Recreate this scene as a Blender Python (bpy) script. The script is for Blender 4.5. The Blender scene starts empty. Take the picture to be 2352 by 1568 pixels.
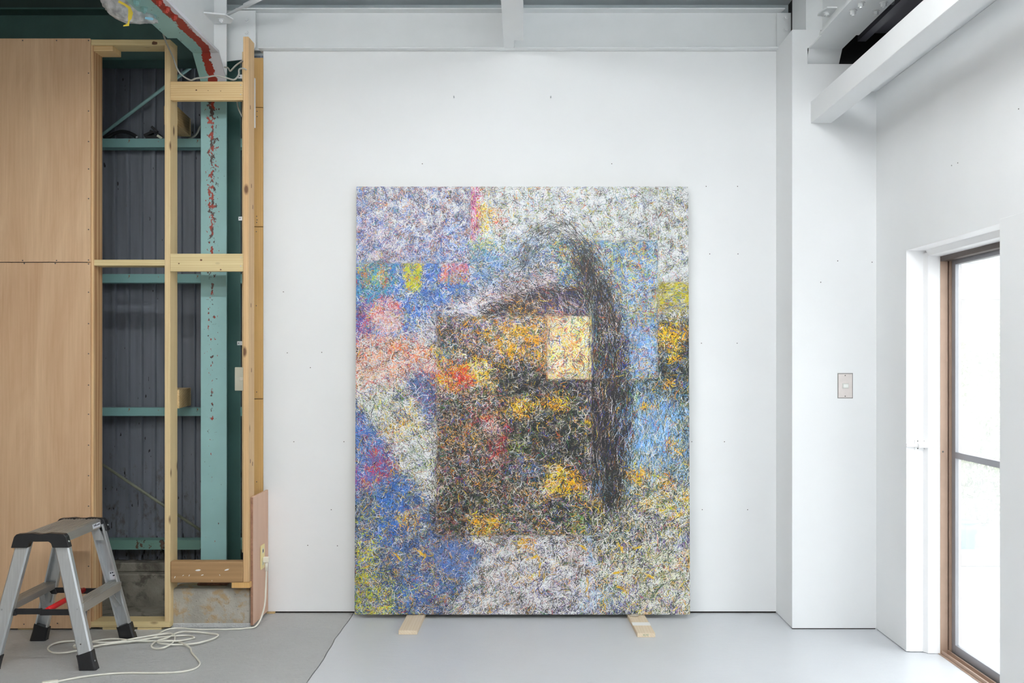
import bpy, bmesh, math, random
import numpy as np
from mathutils import Vector, Matrix
random.seed(7)
S = bpy.context.scene
C = S.collection

# ------------------------------------------------------------------ camera
F, CX, CY, H, D = 2400.0, 1205.0, 828.0, 1.30, 5.383      # focal (px), vanishing point, eye height, distance to the white wall
cam = bpy.data.cameras.new('camera'); camo = bpy.data.objects.new('camera', cam); C.objects.link(camo)
cam.sensor_width = 36.0; cam.sensor_fit = 'HORIZONTAL'; cam.lens = 36.0*F/2352
cam.shift_x = (1176-CX)/2352; cam.shift_y = -(784-CY)/2352
cam.clip_start = 0.05
camo.location = (0, -D, H); camo.rotation_euler = (math.pi/2, 0, 0)
S.camera = camo
# ------------------------------------------------------------------ world, light, exposure
w = bpy.data.worlds.new('overcast_sky'); S.world = w; w.use_nodes = True
bg = w.node_tree.nodes['Background']; bg.inputs[0].default_value = (0.93, 0.97, 1.0, 1); bg.inputs[1].default_value = 4.7
pl = bpy.data.lights.new('door_portal', 'AREA'); pl.shape = 'RECTANGLE'; pl.size = 0.94; pl.size_y = 1.78; pl.cycles.is_portal = True
plo = bpy.data.objects.new('door_portal', pl); C.objects.link(plo)
plo.location = (1.96, -1.19, 0.89); plo.rotation_euler = (0, math.pi/2, 0); pl.size, pl.size_y = 1.78, 0.94
LAMPS = [(-1.15, -2.7, 1.0), (0.35, -2.7, 1.0), (-1.15, -4.6, 1.0), (0.35, -4.6, 1.0), (-2.6, -6.2, 1.0)]
LAMP_W = 65.0
vs = S.view_settings; vs.view_transform = 'Standard'; vs.look = 'None'; vs.gamma = 1.0; vs.exposure = 0.0; vs.use_curve_mapping = False
S.cycles.max_bounces = 8; S.cycles.diffuse_bounces = 5; S.cycles.transparent_max_bounces = 8

# ------------------------------------------------------------------ helpers
def X(px, Y): return (px-CX)*(D+Y)/F
def Z(py, Y): return H-(py-CY)*(D+Y)/F
def FL(px, py, z=0.0):
    d = (H-z)*F/(py-CY); return Vector(((px-CX)*d/F, d-D, z))
def lin(c):
    c = [v/255. for v in c]
    return tuple(v/12.92 if v <= .04045 else ((v+.055)/1.055)**2.4 for v in c)
def root_loc(p):
    while p is not None and p.parent is not None: p = p.parent
    return Vector(p.location) if p is not None else Vector((0, 0, 0))
def link_mesh(name, me, m, parent=None, smooth=False, local=False):
    """vertices are given in world space and stored relative to the thing's origin"""
    o = bpy.data.objects.new(name, me); C.objects.link(o)
    if parent is not None:
        if not local:
            me.transform(Matrix.Translation(-root_loc(parent)))
        o.parent = parent
    if m is not None:
        for q in (m if isinstance(m, (list, tuple)) else [m]): me.materials.append(q)
    if smooth:
        for p in me.polygons: p.use_smooth = True
    return o
def recenter(o):
    """put a single-mesh thing's origin at its base"""
    me = o.data; vs_ = [v.co for v in me.vertices]
    c = Vector(((min(v.x for v in vs_)+max(v.x for v in vs_))/2, (min(v.y for v in vs_)+max(v.y for v in vs_))/2, min(v.z for v in vs_)))
    me.transform(Matrix.Translation(-c)); o.location = c
    return o
def tag(o, label, cat, group=None):
    o['label'] = label; o['category'] = cat
    if group: o['group'] = group
    return o
def struct(o): o['kind'] = 'structure'; return o
def thing(name, label, cat, loc=(0, 0, 0), rz=0, group=None):
    o = bpy.data.objects.new(name, None); C.objects.link(o); o.location = loc; o.rotation_euler = (0, 0, rz)
    o.empty_display_size = .05
    return tag(o, label, cat, group)
def bm_box(bm, x0, x1, y0, y1, z0, z1, M=None):
    vv = [bm.verts.new((x, y, z)) for x in (x0, x1) for y in (y0, y1) for z in (z0, z1)]
    for f in ((0, 1, 3, 2), (4, 6, 7, 5), (0, 4, 5, 1), (2, 3, 7, 6), (0, 2, 6, 4), (1, 5, 7, 3)):
        bm.faces.new([vv[i] for i in f])
    if M is not None:
        for v in vv: v.co = M @ v.co
    return vv
def done(bm, name='m', bevel=0, seg=1):
    bmesh.ops.recalc_face_normals(bm, faces=bm.faces)
    if bevel: bmesh.ops.bevel(bm, geom=bm.edges[:], offset=bevel, segments=seg, affect='EDGES', profile=.5)
    me = bpy.data.meshes.new(name); bm.to_mesh(me); bm.free(); return me
def box(name, x0, x1, y0, y1, z0, z1, m, parent=None, bevel=0, local=False, seg=1):
    bm = bmesh.new(); bm_box(bm, min(x0, x1), max(x0, x1), min(y0, y1), max(y0, y1), min(z0, z1), max(z0, z1))
    return link_mesh(name, done(bm, name, bevel, seg), m, parent, local=local)
def boxes(name, L, m, parent=None, bevel=0, local=False):
    bm = bmesh.new()
    for b in L: bm_box(bm, *b)
    return link_mesh(name, done(bm, name, bevel), m, parent, local=local)
def prism(name, poly, axis, a, b, m, parent=None, bevel=0, local=False, smooth=False):
    """poly: 2D outline in the two other axes, extruded along axis from a to b"""
    bm = bmesh.new()
    def pt(u, v, t): return {'x': (t, u, v), 'y': (u, t, v), 'z': (u, v, t)}[axis]
    A = [bm.verts.new(pt(u, v, a)) for u, v in poly]; B = [bm.verts.new(pt(u, v, b)) for u, v in poly]
    n = len(poly); bm.faces.new(A); bm.faces.new(B[::-1])
    for i in range(n): bm.faces.new((A[i], B[i], B[(i+1) % n], A[(i+1) % n]))
    return link_mesh(name, done(bm, name, bevel), m, parent, local=local, smooth=smooth)
def sweep(name, p0, p1, prof, xdir, m, parent=None, local=False, bevel=0):
    """straight extrusion of a closed 2D profile between two points"""
    p0, p1 = Vector(p0), Vector(p1); t = (p1-p0).normalized(); xd = Vector(xdir); xd = (xd-t*xd.dot(t)).normalized(); yd = t.cross(xd)
    bm = bmesh.new()
    A = [bm.verts.new(p0+xd*u+yd*v) for u, v in prof]; B = [bm.verts.new(p1+xd*u+yd*v) for u, v in prof]
    n = len(prof); bm.faces.new(A); bm.faces.new(B[::-1])
    for i in range(n): bm.faces.new((A[i], B[i], B[(i+1) % n], A[(i+1) % n]))
    return link_mesh(name, done(bm, name, bevel), m, parent, local=local)
def circ(r, n=12, ph=0): return [(r*math.cos(2*math.pi*i/n+ph), r*math.sin(2*math.pi*i/n+ph)) for i in range(n)]
def rod(name, p0, p1, r, m, parent=None, n=12, local=False):
    o = sweep(name, p0, p1, circ(r, n), (0.31, .77, .2), m, parent, local)
    for p in o.data.polygons: p.use_smooth = len(p.vertices) == 4
    return o
def catmull(P, sub):
    P = [Vector(p) for p in P]; Q = [P[0]*2-P[1]]+P+[P[-1]*2-P[-2]]; out = []
    for i in range(1, len(Q)-2):
        a, b, c, d = Q[i-1:i+3]
        for k in range(sub):
            t = k/sub
            out.append(.5*((2*b)+(c-a)*t+(2*a-5*b+4*c-d)*t*t+(3*b-a-3*c+d)*t**3))
    return out+[P[-1]]
def tube(name, P, r, m, parent=None, sub=6, n=8, flat=1.0):
    L = catmull(P, sub); bm = bmesh.new(); rings = []
    up = Vector((0, 0, 1)); prev = None
    for i, p in enumerate(L):
        t = (L[min(i+1, len(L)-1)]-L[max(i-1, 0)]).normalized()
        if prev is None:
            s = t.cross(up); s = s if s.length > .1 else t.cross(Vector((0, 1, 0)))
        else: s = prev-t*prev.dot(t)
        s.normalize(); prev = s; u = s.cross(t)
        rings.append([bm.verts.new(p+s*r*math.cos(a)+u*r*flat*math.sin(a)) for a in (2*math.pi*k/n for k in range(n))])
    for A, B in zip(rings, rings[1:]):
        for k in range(n): bm.faces.new((A[k], A[(k+1) % n], B[(k+1) % n], B[k]))
    bm.faces.new(rings[0]); bm.faces.new(rings[-1][::-1])
    return link_mesh(name, done(bm, name), m, parent, smooth=True)
def bolt(name, p, ax, r, h, m, parent, washer=True):
    """hexagon bolt head with washer, pointing along ax"""
    p, ax = Vector(p), Vector(ax).normalized(); bm = bmesh.new()
    xd = ax.orthogonal().normalized(); yd = ax.cross(xd)
    def ring(rad, t, n, ph=0): return [bm.verts.new(p+ax*t+xd*rad*math.cos(2*math.pi*i/n+ph)+yd*rad*math.sin(2*math.pi*i/n+ph)) for i in range(n)]
    def skin(A, B):
        for i in range(len(A)): bm.faces.new((A[i], A[(i+1) % len(A)], B[(i+1) % len(A)], B[i]))
    if washer:
        A, B = ring(r*1.35, 0, 12), ring(r*1.35, h*.2, 12); skin(A, B); bm.faces.new(A); bm.faces.new(B)
    A, B = ring(r, h*.15, 6), ring(r*.95, h, 6); skin(A, B); bm.faces.new(A); bm.faces.new(B)
    A, B = ring(r*.5, h*.9, 8), ring(r*.5, h*1.35, 8); skin(A, B); bm.faces.new(B)
    return link_mesh(name, done(bm, name), m, parent)

# ------------------------------------------------------------------ materials
def nt(name):
    m = bpy.data.materials.new(name); m.use_nodes = True
    return m, m.node_tree, m.node_tree.nodes['Principled BSDF']
def node(t, kind, **kw):
    n = t.nodes.new(kind)
    for k, v in kw.items(): setattr(n, k, v)
    return n
def coords(t, scale=(1, 1, 1), loc=(0, 0, 0)):
    tc = node(t, 'ShaderNodeTexCoord'); mp = node(t, 'ShaderNodeMapping'); t.links.new(tc.outputs['Object'], mp.inputs[0])
    mp.inputs['Scale'].default_value = scale; mp.inputs['Location'].default_value = loc
    return mp.outputs[0]
def noise(t, co, sc, det=4, rough=.5, dist=0):
    n = node(t, 'ShaderNodeTexNoise'); t.links.new(co, n.inputs['Vector'])
    n.inputs['Scale'].default_value = sc; n.inputs['Detail'].default_value = det; n.inputs['Roughness'].default_value = rough; n.inputs['Distortion'].default_value = dist
    return n.outputs['Fac']
def ramp(t, fac, stops):
    r = node(t, 'ShaderNodeValToRGB'); t.links.new(fac, r.inputs[0]); e = r.color_ramp.elements
    while len(e) < len(stops): e.new(.5)
    for q, (p, c) in zip(e, stops): q.position = p; q.color = (*c, 1) if len(c) == 3 else c
    return r.outputs[0]
def mix(t, fac, a, b, mode='MIX'):
    n = node(t, 'ShaderNodeMix', data_type='RGBA', blend_type=mode)
    for s, v in ((n.inputs[0], fac), (n.inputs[6], a), (n.inputs[7], b)):
        if isinstance(v, (int, float)): s.default_value = v
        elif isinstance(v, tuple): s.default_value = (*v, 1)
        else: t.links.new(v, s)
    return n.outputs[2]
def mth(t, op, a, b=0.0, c=None, clamp=False):
    n = node(t, 'ShaderNodeMath', operation=op, use_clamp=clamp)
    for s, v in zip(n.inputs, (a, b) if c is None else (a, b, c)):
        if isinstance(v, (int, float)): s.default_value = v
        else: t.links.new(v, s)
    return n.outputs[0]
def sep(t, co):
    n = node(t, 'ShaderNodeSeparateXYZ'); t.links.new(co, n.inputs[0]); return n.outputs
def bump(t, b, h, st, dist=.01):
    n = node(t, 'ShaderNodeBump'); n.inputs['Strength'].default_value = st; n.inputs['Distance'].default_value = dist
    t.links.new(h, n.inputs['Height']); t.links.new(n.outputs[0], b.inputs['Normal'])
def paint(name, c, rough=.5, var=.03, sc=6, bmp=0.0, metal=0.0, spec=.5):
    m, t, b = nt(name); c = lin(c); co = coords(t)
    n = noise(t, co, sc)
    a = tuple(min(1, v*(1-var)) for v in c); d = tuple(min(1, v*(1+var)) for v in c)
    t.links.new(ramp(t, n, [(.3, a), (.7, d)]), b.inputs['Base Color'])
    b.inputs['Roughness'].default_value = rough; b.inputs['Metallic'].default_value = metal; b.inputs['Specular IOR Level'].default_value = spec
    if bmp: bump(t, b, noise(t, co, sc*12, 3), bmp, .002)
    return m
def wood(name, c1, c2, axis='z', sc=1.0, knots=True, off=0.0, contrast=1.0):
    """planed softwood: long grain along axis, ring figure and knots"""
    m, t, b = nt(name)
    k = {'x': 0, 'y': 1, 'z': 2}[axis]
    s = [26*sc]*3; s[k] = 1.1*sc
    co = coords(t, tuple(s), (off, off*1.7, off*.6))
    c1, c2 = lin(c1), lin(c2)
    g1 = noise(t, co, 1.0, 5, .55, 1.2)
    s2 = [150*sc]*3; s2[k] = 3*sc
    g2 = noise(t, coords(t, tuple(s2), (off, 0, 0)), 1.0, 3)
    wv = node(t, 'ShaderNodeTexWave', wave_type='RINGS', rings_direction=axis.upper()); s3 = [1.0]*3; s3[k] = .05
    t.links.new(coords(t, tuple(s3), (off+.02, off+.03, off)), wv.inputs[0]); wv.inputs['Scale'].default_value = 34*sc; wv.inputs['Distortion'].default_value = 5; wv.inputs['Detail'].default_value = 2; wv.inputs['Detail Scale'].default_value = .8
    f = mth(t, 'ADD', mth(t, 'MULTIPLY', g1, .55), mth(t, 'MULTIPLY', wv.outputs['Fac'], .15*contrast)); f = mth(t, 'ADD', f, mth(t, 'MULTIPLY', g2, .25))
    col = ramp(t, f, [(.30, c1), (.52, tuple((a+d)/2 for a, d in zip(c1, c2))), (.78, c2)])
    if knots:
        v = node(t, 'ShaderNodeTexVoronoi'); s4 = [9.0]*3; s4[k] = 4.2
        t.links.new(coords(t, tuple(s4), (off*3, off, off*2)), v.inputs[0]); v.inputs['Scale'].default_value = 1.0
        km = ramp(t, v.outputs['Distance'], [(.06, (1, 1, 1)), (.13, (0, 0, 0))])
        col = mix(t, km, col, lin((112, 78, 52)))
    t.links.new(col, b.inputs['Base Color']); b.inputs['Roughness'].default_value = .62
    bump(t, b, g2, .12, .002)
    return m
def plywood(name, c1, c2, off=0.0):
    m, t, b = nt(name)
    g = noise(t, coords(t, (3.2, 3.2, .55), (off, off, off)), 1.6, 6, .6, 1.6)
    g2 = noise(t, coords(t, (120, 120, 4.0), (off, 0, 0)), 1.0, 3)
    f = mth(t, 'ADD', mth(t, 'MULTIPLY', g, .7), mth(t, 'MULTIPLY', g2, .3))
    t.links.new(ramp(t, f, [(.3, lin(c1)), (.5, tuple((a+d)/2 for a, d in zip(lin(c1), lin(c2)))), (.68, lin(c2))]), b.inputs['Base Color'])
    b.inputs['Roughness'].default_value = .6; bump(t, b, g2, .08, .002)
    return m

white_wall = paint('white_wall_paint', (238, 240, 241), .6, .012, 3, .05)
white_steel = paint('white_steel_paint', (236, 239, 240), .42, .015, 8, .12)
white_gloss = paint('white_jamb_paint', (246, 246, 247), .4, .01, 6, .08)
dark_gap = paint('dark_gap', (40, 34, 32), .8)
charcoal = paint('charcoal_steel', (60, 60, 66), .5, .1, 4)
black_void = paint('black_recess_shade', (12, 13, 16), .8)  # near-black standing in for the darkness inside recess and cavity
dark_teal = paint('dark_and_shaded_teal_steel', (62, 96, 92), .45, .12, 5, .15)  # own colour of the green beam; on the teal column it paints shade
deck_grey = paint('grey_roof_deck', (214, 220, 222), .55, .04, 3)
deck_teal = paint('dark_green_roof_deck', (44, 66, 62), .6, .1, 3)
metal_zinc = paint('zinc_metal', (190, 195, 198), .35, .05, 30, 0, .8)
nail_dark = paint('dark_nail', (92, 90, 88), .5, .1, 40, 0, .4)
black_plastic = paint('black_plastic', (26, 27, 30), .42, .1, 30)
cord_white = paint('ivory_cord', (236, 234, 222), .45, .04, 20)
cord_grey = paint('grey_flat_cable', (176, 176, 168), .5, .05, 20)
red_plastic = paint('red_plastic', (206, 24, 28), .4, .05, 20)
beige_plastic = paint('beige_plastic', (205, 205, 188), .4, .02, 20)
cream_plastic = paint('cream_plastic', (240, 224, 160), .4, .02, 20)
yellow_tape = paint('yellow_tape', (240, 214, 70), .5, .05, 20)
blue_tape = paint('blue_tape', (140, 195, 220), .5, .05, 20)
sticker = paint('white_sticker', (222, 225, 232), .4, .01, 20)
ink = paint('dark_ink', (52, 56, 70), .6)
green_ink = paint('green_ink', (120, 150, 120), .7)
white_tape = paint('white_tape', (244, 243, 240), .5, .01, 20)
red_bolt = paint('red_primer', (172, 62, 48), .5, .12, 20)

# painted concrete floor
def floor_mat(name, c, bstr, rough, streak, speck=0.0):
    m, t, b = nt(name); co = coords(t); c = lin(c)
    n1 = noise(t, co, 1.3, 6, .6); n2 = noise(t, coords(t, (6, 14, 6)), 3, 5, .65, .6); n3 = noise(t, co, 160, 3, .6)
    f = mth(t, 'ADD', mth(t, 'MULTIPLY', n1, .6), mth(t, 'MULTIPLY', n2, .4))
    col = ramp(t, f, [(.3, tuple(v*(1-streak) for v in c)), (.5, c), (.72, tuple(min(1, v*(1+streak)) for v in c))])
    if speck:
        pits = noise(t, coords(t, (1, 1.7, 1)), 46, 5, .7)
        col = mix(t, ramp(t, pits, [(.54, (0, 0, 0)), (.74, (speck, speck, speck))]), col, tuple(v*.55 for v in c))
        col = mix(t, ramp(t, noise(t, coords(t, (1.5, 1, 1), (4, 2, 0)), 38, 4, .7), [(.62, (0, 0, 0)), (.72, (speck, speck, speck))]), col, tuple(min(1, v*1.3) for v in c))
        n2 = mth(t, 'ADD', n2, mth(t, 'MULTIPLY', pits, -1.2))
    t.links.new(col, b.inputs['Base Color'])
    t.links.new(mth(t, 'ADD', mth(t, 'MULTIPLY', n2, .2), rough-.1), b.inputs['Roughness'])
    hgt = mth(t, 'ADD', n2, mth(t, 'MULTIPLY', n3, .35)); bump(t, b, hgt, bstr, .02)
    return m
floor_smooth = floor_mat('grey_floor_paint', (208, 211, 215), .12, .36, .05)
floor_rough = floor_mat('rough_grey_floor_paint', (214, 216, 216), .8, .55, .09, .34)

# aluminium
def alu(name, c, rough, brush=(2, 2, 200)):
    m, t, b = nt(name); g = noise(t, coords(t, brush), 1.0, 3)
    c = lin(c); t.links.new(ramp(t, g, [(.3, tuple(v*.86 for v in c)), (.7, c)]), b.inputs['Base Color'])
    b.inputs['Metallic'].default_value = .65; b.inputs['Roughness'].default_value = rough
    return m
alu_leg = alu('brushed_aluminium', (214, 218, 221), .33, (160, 160, 2))
alu_step = alu('ribbed_aluminium', (196, 194, 190), .36, (200, 2, 200))
alu_sash = alu('silver_sash_aluminium', (166, 167, 172), .45, (3, 3, 3))
alu_bronze = paint('bronze_aluminium', (176, 150, 132), .4, .05, 20, 0, .2)
alu_dark = paint('dark_bronze_aluminium', (84, 72, 66), .5, .1, 20, 0, .2)

# teal steel with chipped paint: bands and speckles of primer and rust
def chipped(name, base, cx=None, width=.03, z0=1.85, z1=2.65, amount=.5, dark=(74, 62, 58), red=(150, 58, 44), sc=60):
    m, t, b = nt(name); co = coords(t); s = sep(t, co)
    bc = ramp(t, noise(t, co, 5), [(.3, tuple(v*.9 for v in lin(base))), (.7, tuple(v*1.06 for v in lin(base)))])
    n = noise(t, coords(t, (1, 1, .75)), sc, 4, .62); big = noise(t, coords(t, (1, 1, .5)), 9, 3)
    if cx is not None:
        g = mth(t, 'ABSOLUTE', mth(t, 'SUBTRACT', s[0], cx)); g = mth(t, 'SUBTRACT', 1.0, mth(t, 'DIVIDE', g, width), clamp=True)
        zt = node(t, 'ShaderNodeMapRange'); t.links.new(s[2], zt.inputs[0]); zt.inputs[1].default_value = .3; zt.inputs[2].default_value = z1; zt.inputs[3].default_value = .12; zt.inputs[4].default_value = 1
        zm = mth(t, 'MULTIPLY', g, zt.outputs[0])
        f = mth(t, 'ADD', n, mth(t, 'MULTIPLY', mth(t, 'MULTIPLY', zm, big), amount))
    else:
        f = mth(t, 'ADD', n, mth(t, 'MULTIPLY', mth(t, 'SUBTRACT', big, .5), amount))
    msk = ramp(t, f, [(.70, (0, 0, 0)), (.715, (1, 1, 1))])
    cc = mix(t, ramp(t, noise(t, co, 22, 2), [(.47, (0, 0, 0)), (.53, (1, 1, 1))]), lin(dark), lin(red))
    t.links.new(mix(t, msk, bc, cc), b.inputs['Base Color']); b.inputs['Roughness'].default_value = .45
    bump(t, b, n, .1, .003)
    return m
teal = chipped('teal_steel_chipped', (143, 184, 184), cx=-.008, width=.050, amount=.60)
teal_girt = chipped('teal_girt_chipped', (122, 166, 164), amount=.34, dark=(60, 52, 46), red=(136, 98, 66), sc=40)
teal_girt_low = chipped('rusty_teal_girt', (104, 142, 132), amount=.95, dark=(54, 50, 44), red=(84, 66, 54), sc=34)
teal_plain = paint('teal_steel', (146, 190, 188), .45, .06, 6, .15)

# left rafter underside: teal, red primer brushed across, white overpaint
def rafter_mat():
    m, t, b = nt('teal_red_white_brushed'); co = coords(t); s = sep(t, co)
    n = noise(t, coords(t, (10, 3, 10)), 3, 5, .65); n2 = noise(t, co, 60, 3)
    x = mth(t, 'ADD', s[0], mth(t, 'MULTIPLY', mth(t, 'SUBTRACT', n, .5), .05))
    x = mth(t, 'ADD', x, mth(t, 'MULTIPLY', mth(t, 'SUBTRACT', n2, .5), .02))
    sh = node(t, 'ShaderNodeMapRange'); t.links.new(s[1], sh.inputs[0]); sh.inputs[1].default_value = -.22; sh.inputs[2].default_value = -.10; sh.inputs[3].default_value = 0; sh.inputs[4].default_value = .026
    x = mth(t, 'ADD', x, sh.outputs[0])
    r1 = ramp(t, mth(t, 'MULTIPLY_ADD', x, 10, .5), [(.52, (0, 0, 0)), (.54, (1, 1, 1))])
    r2 = ramp(t, mth(t, 'MULTIPLY_ADD', x, 10, .5), [(.93, (0, 0, 0)), (.95, (1, 1, 1))])
    col = mix(t, r1, lin((150, 190, 186)), lin((156, 52, 38))); col = mix(t, r2, col, lin((216, 216, 222)))
    chip = ramp(t, n2, [(.70, (0, 0, 0)), (.72, (1, 1, 1))]); col = mix(t, chip, col, lin((92, 74, 66)))
    t.links.new(col, b.inputs['Base Color']); b.inputs['Roughness'].default_value = .5
    return m
rafter_paint = rafter_mat()

# dirty corrugated siding and concrete
def siding_mat():
    m, t, b = nt('grey_blue_siding'); co = coords(t); s = sep(t, co)
    base = ramp(t, noise(t, coords(t, (8, 8, .6)), 2.5, 4), [(.3, lin((96, 101, 110))), (.7, lin((116, 121, 131)))])
    n = noise(t, coords(t, (1, 1, .55)), 26, 5, .7); low = node(t, 'ShaderNodeMapRange'); t.links.new(s[2], low.inputs[0])
    low.inputs[1].default_value = 1.1; low.inputs[2].default_value = .2; low.inputs[3].default_value = 0; low.inputs[4].default_value = .2
    f = mth(t, 'ADD', n, low.outputs[0]); msk = ramp(t, f, [(.66, (0, 0, 0)), (.80, (.75, .75, .75))])
    msk2 = ramp(t, mth(t, 'ADD', noise(t, coords(t, (1.6, 1, .5)), 34, 2), mth(t, 'MULTIPLY', low.outputs[0], .4)), [(.74, (0, 0, 0)), (.75, (1, 1, 1))])
    col = mix(t, msk, base, lin((74, 70, 62))); col = mix(t, msk2, col, lin((34, 34, 36)))
    t.links.new(col, b.inputs['Base Color']); b.inputs['Roughness'].default_value = .5
    return m
siding = siding_mat()
def concrete(name, c1, c2, stain, sc=5, bstr=.5):
    m, t, b = nt(name); co = coords(t)
    n = noise(t, co, sc, 6, .62); n2 = noise(t, co, sc*2.2, 5, .6, .4); n3 = noise(t, co, 120, 3)
    col = ramp(t, n, [(.32, lin(c1)), (.66, lin(c2))]); col = mix(t, ramp(t, n2, [(.5, (0, 0, 0)), (.62, (.8, .8, .8))]), col, lin(stain))
    col = mix(t, ramp(t, n3, [(.68, (0, 0, 0)), (.72, (.7, .7, .7))]), col, lin((70, 66, 60)))
    t.links.new(col, b.inputs['Base Color']); b.inputs['Roughness'].default_value = .85; bump(t, b, mth(t, 'ADD', n, mth(t, 'MULTIPLY', n3, .4)), bstr, .01)
    return m
conc_block = concrete('stained_concrete', (150, 146, 136), (182, 178, 168), (172, 146, 104), 7)
conc_wall = concrete('dirty_concrete', (112, 108, 98), (150, 146, 134), (78, 74, 66), 6)
conc_out = concrete('outdoor_concrete', (122, 120, 116), (140, 138, 134), (108, 106, 100), 3)

wood_stud = wood('pine_stud', (222, 190, 142), (196, 150, 104), 'z', 1, True, 0.3)
wood_ring = wood('ring_figured_stud', (228, 198, 152), (168, 108, 62), 'z', .55, False, .11, 1.5)
wood_pale = wood('pale_pine_stud', (226, 204, 158), (206, 174, 126), 'z', 1, True, 2.1)
wood_honey = wood('honey_stud', (222, 180, 116), (204, 158, 92), 'z', 1.2, False, 1.1)
wood_x = wood('pine_crosspiece', (226, 200, 148), (200, 158, 106), 'x', 1, True, 4.4, 1.2)
wood_x2 = wood('pale_crosspiece', (224, 206, 158), (204, 180, 128), 'x', 1, True, 6.2)
wood_old = wood('weathered_timber', (180, 144, 100), (128, 96, 62), 'x', .45, False, 3.3, .7)
wood_y = wood('pale_spruce_batten', (232, 216, 192), (218, 196, 164), 'y', 1, False, 5.2)
wood_end = wood('offcut_timber', (214, 188, 140), (176, 142, 92), 'y', 1, False, 8.2)
ply_left = plywood('lauan_plywood', (196, 158, 122), (222, 190, 154))
ply_strip = plywood('pinkish_plywood', (206, 166, 140), (222, 188, 164), 3.3)
ply_edge = paint('plywood_edge', (150, 112, 90), .7, .2, 60)

# glass with a dusty film; its haze also stands in for outdoor glare
def glass_mat():
    m = bpy.data.materials.new('dusty_hazed_window_glass'); m.use_nodes = True; t = m.node_tree; t.nodes.clear()
    o = node(t, 'ShaderNodeOutputMaterial'); tr = node(t, 'ShaderNodeBsdfTransparent'); gl = node(t, 'ShaderNodeBsdfGlossy'); df = node(t, 'ShaderNodeBsdfDiffuse')
    tr.inputs[0].default_value = (.96, .97, .965, 1); gl.inputs['Roughness'].default_value = .03; df.inputs[0].default_value = (.9, .9, .9, 1)
    a = node(t, 'ShaderNodeMixShader'); a.inputs[0].default_value = .05; t.links.new(tr.outputs[0], a.inputs[1]); t.links.new(gl.outputs[0], a.inputs[2])
    tl = node(t, 'ShaderNodeBsdfTranslucent'); tl.inputs[0].default_value = (.95, .95, .95, 1)
    c = node(t, 'ShaderNodeMixShader'); t.links.new(a.outputs[0], c.inputs[1]); t.links.new(tl.outputs[0], c.inputs[2])
    n = noise(t, coords(t), 5, 4); t.links.new(ramp(t, n, [(.3, (.16, .16, .16)), (.7, (.21, .21, .21))]), c.inputs[0])
    t.links.new(c.outputs[0], o.inputs[0]); return m
glass = glass_mat()
def film_mat():
    m = bpy.data.materials.new('clear_plastic_film'); m.use_nodes = True; t = m.node_tree; t.nodes.clear()
    o = node(t, 'ShaderNodeOutputMaterial'); tr = node(t, 'ShaderNodeBsdfTransparent'); gl = node(t, 'ShaderNodeBsdfPrincipled')
    gl.inputs['Base Color'].default_value = (.86, .87, .89, 1); gl.inputs['Roughness'].default_value = .22
    a = node(t, 'ShaderNodeMixShader'); n = noise(t, coords(t, (20, 20, 20)), 1.5, 4)
    t.links.new(ramp(t, n, [(.35, (.35, .35, .35)), (.65, (.8, .8, .8))]), a.inputs[0]); t.links.new(tr.outputs[0], a.inputs[1]); t.links.new(gl.outputs[0], a.inputs[2]); t.links.new(a.outputs[0], o.inputs[0]); return m
film = film_mat()

# ------------------------------------------------------------------ the room shell
CRACK = -.882
ye = [-8.2+.11*i for i in range(80)]; ye = [y for y in ye if y < .35]+[.35]
jag = [(CRACK+random.uniform(-.004, .004)+(.003*math.sin(y*5)), y) for y in ye]
def floor_piece(name, left, m, parent=None):
    bm = bmesh.new()
    far = -4.6 if left else 1.84
    off = -.0024 if left else .0024
    E = [bm.verts.new((x+off, y, 0)) for x, y in jag]; Q = [bm.verts.new((far, y, 0)) for x, y in jag]
    El = [bm.verts.new((x+off, y, -.02)) for x, y in jag]
    for i in range(len(jag)-1):
        bm.faces.new((E[i], E[i+1], Q[i+1], Q[i])); bm.faces.new((E[i], E[i+1], El[i+1], El[i]))
    return link_mesh(name, done(bm, name), m, parent)
fl = struct(floor_piece('floor', False, floor_smooth)); floor_piece('rough_slab', True, floor_rough, fl)
box('crack_bed', CRACK-.05, CRACK+.05, -8.2, .35, -.03, -.02, dark_gap, fl)
ceil = struct(box('ceiling', -1.6, 2.0, -8.2, .06, 3.15, 3.2, deck_grey))
box('unpainted_deck', -4.6, -1.6, -8.2, .4, 3.17, 3.2, deck_teal, ceil)
wb = struct(box('wall_back', -1.346, 1.296, 0, .05, .009, 2.894, white_wall))
box('shadow_gap', -1.34, 1.296, .006, .05, 0, .009, dark_gap, wb)
box('upper_strip', -1.6, 2.0, .055, .1, 2.9, 3.2, paint('pale_blue_grey_strip', (196, 206, 210), .5), wb)
box('spacer', X(612, -.01), X(631, -.01), -.012, .02, .0, .008, wood_end, wb)
# small nails, screws and pin holes left in the white wall
for px, py, r in ((1043, 225, .0055), (1265, 225, .0055)):
    n_ = rod('screw', (X(px, 0), .002, Z(py, 0)), (X(px, 0), -.02, Z(py, 0)+.004), r*.6, metal_zinc, wb, 8)
    rod('anchor', (X(px, 0), .001, Z(py, 0)), (X(px, 0), -.003, Z(py, 0)), r, white_steel, wb, 10)
for px, py in ((970, 376), (1405, 376), (1622, 428), (1694, 428), (651, 670), (1695, 583), (1630, 583), (660, 810), (739, 809), (713, 844), (1611, 788), (1693, 788), (675, 1014), (790, 1014), (1589, 1014), (1664, 1014), (707, 1252), (775, 1253), (1613, 1170), (1717, 1170), (761, 1170)):
    rod('pin_hole', (X(px, 0), .001, Z(py, 0)), (X(px, 0), -.0012, Z(py, 0)), .0026, nail_dark, wb, 6)

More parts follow.
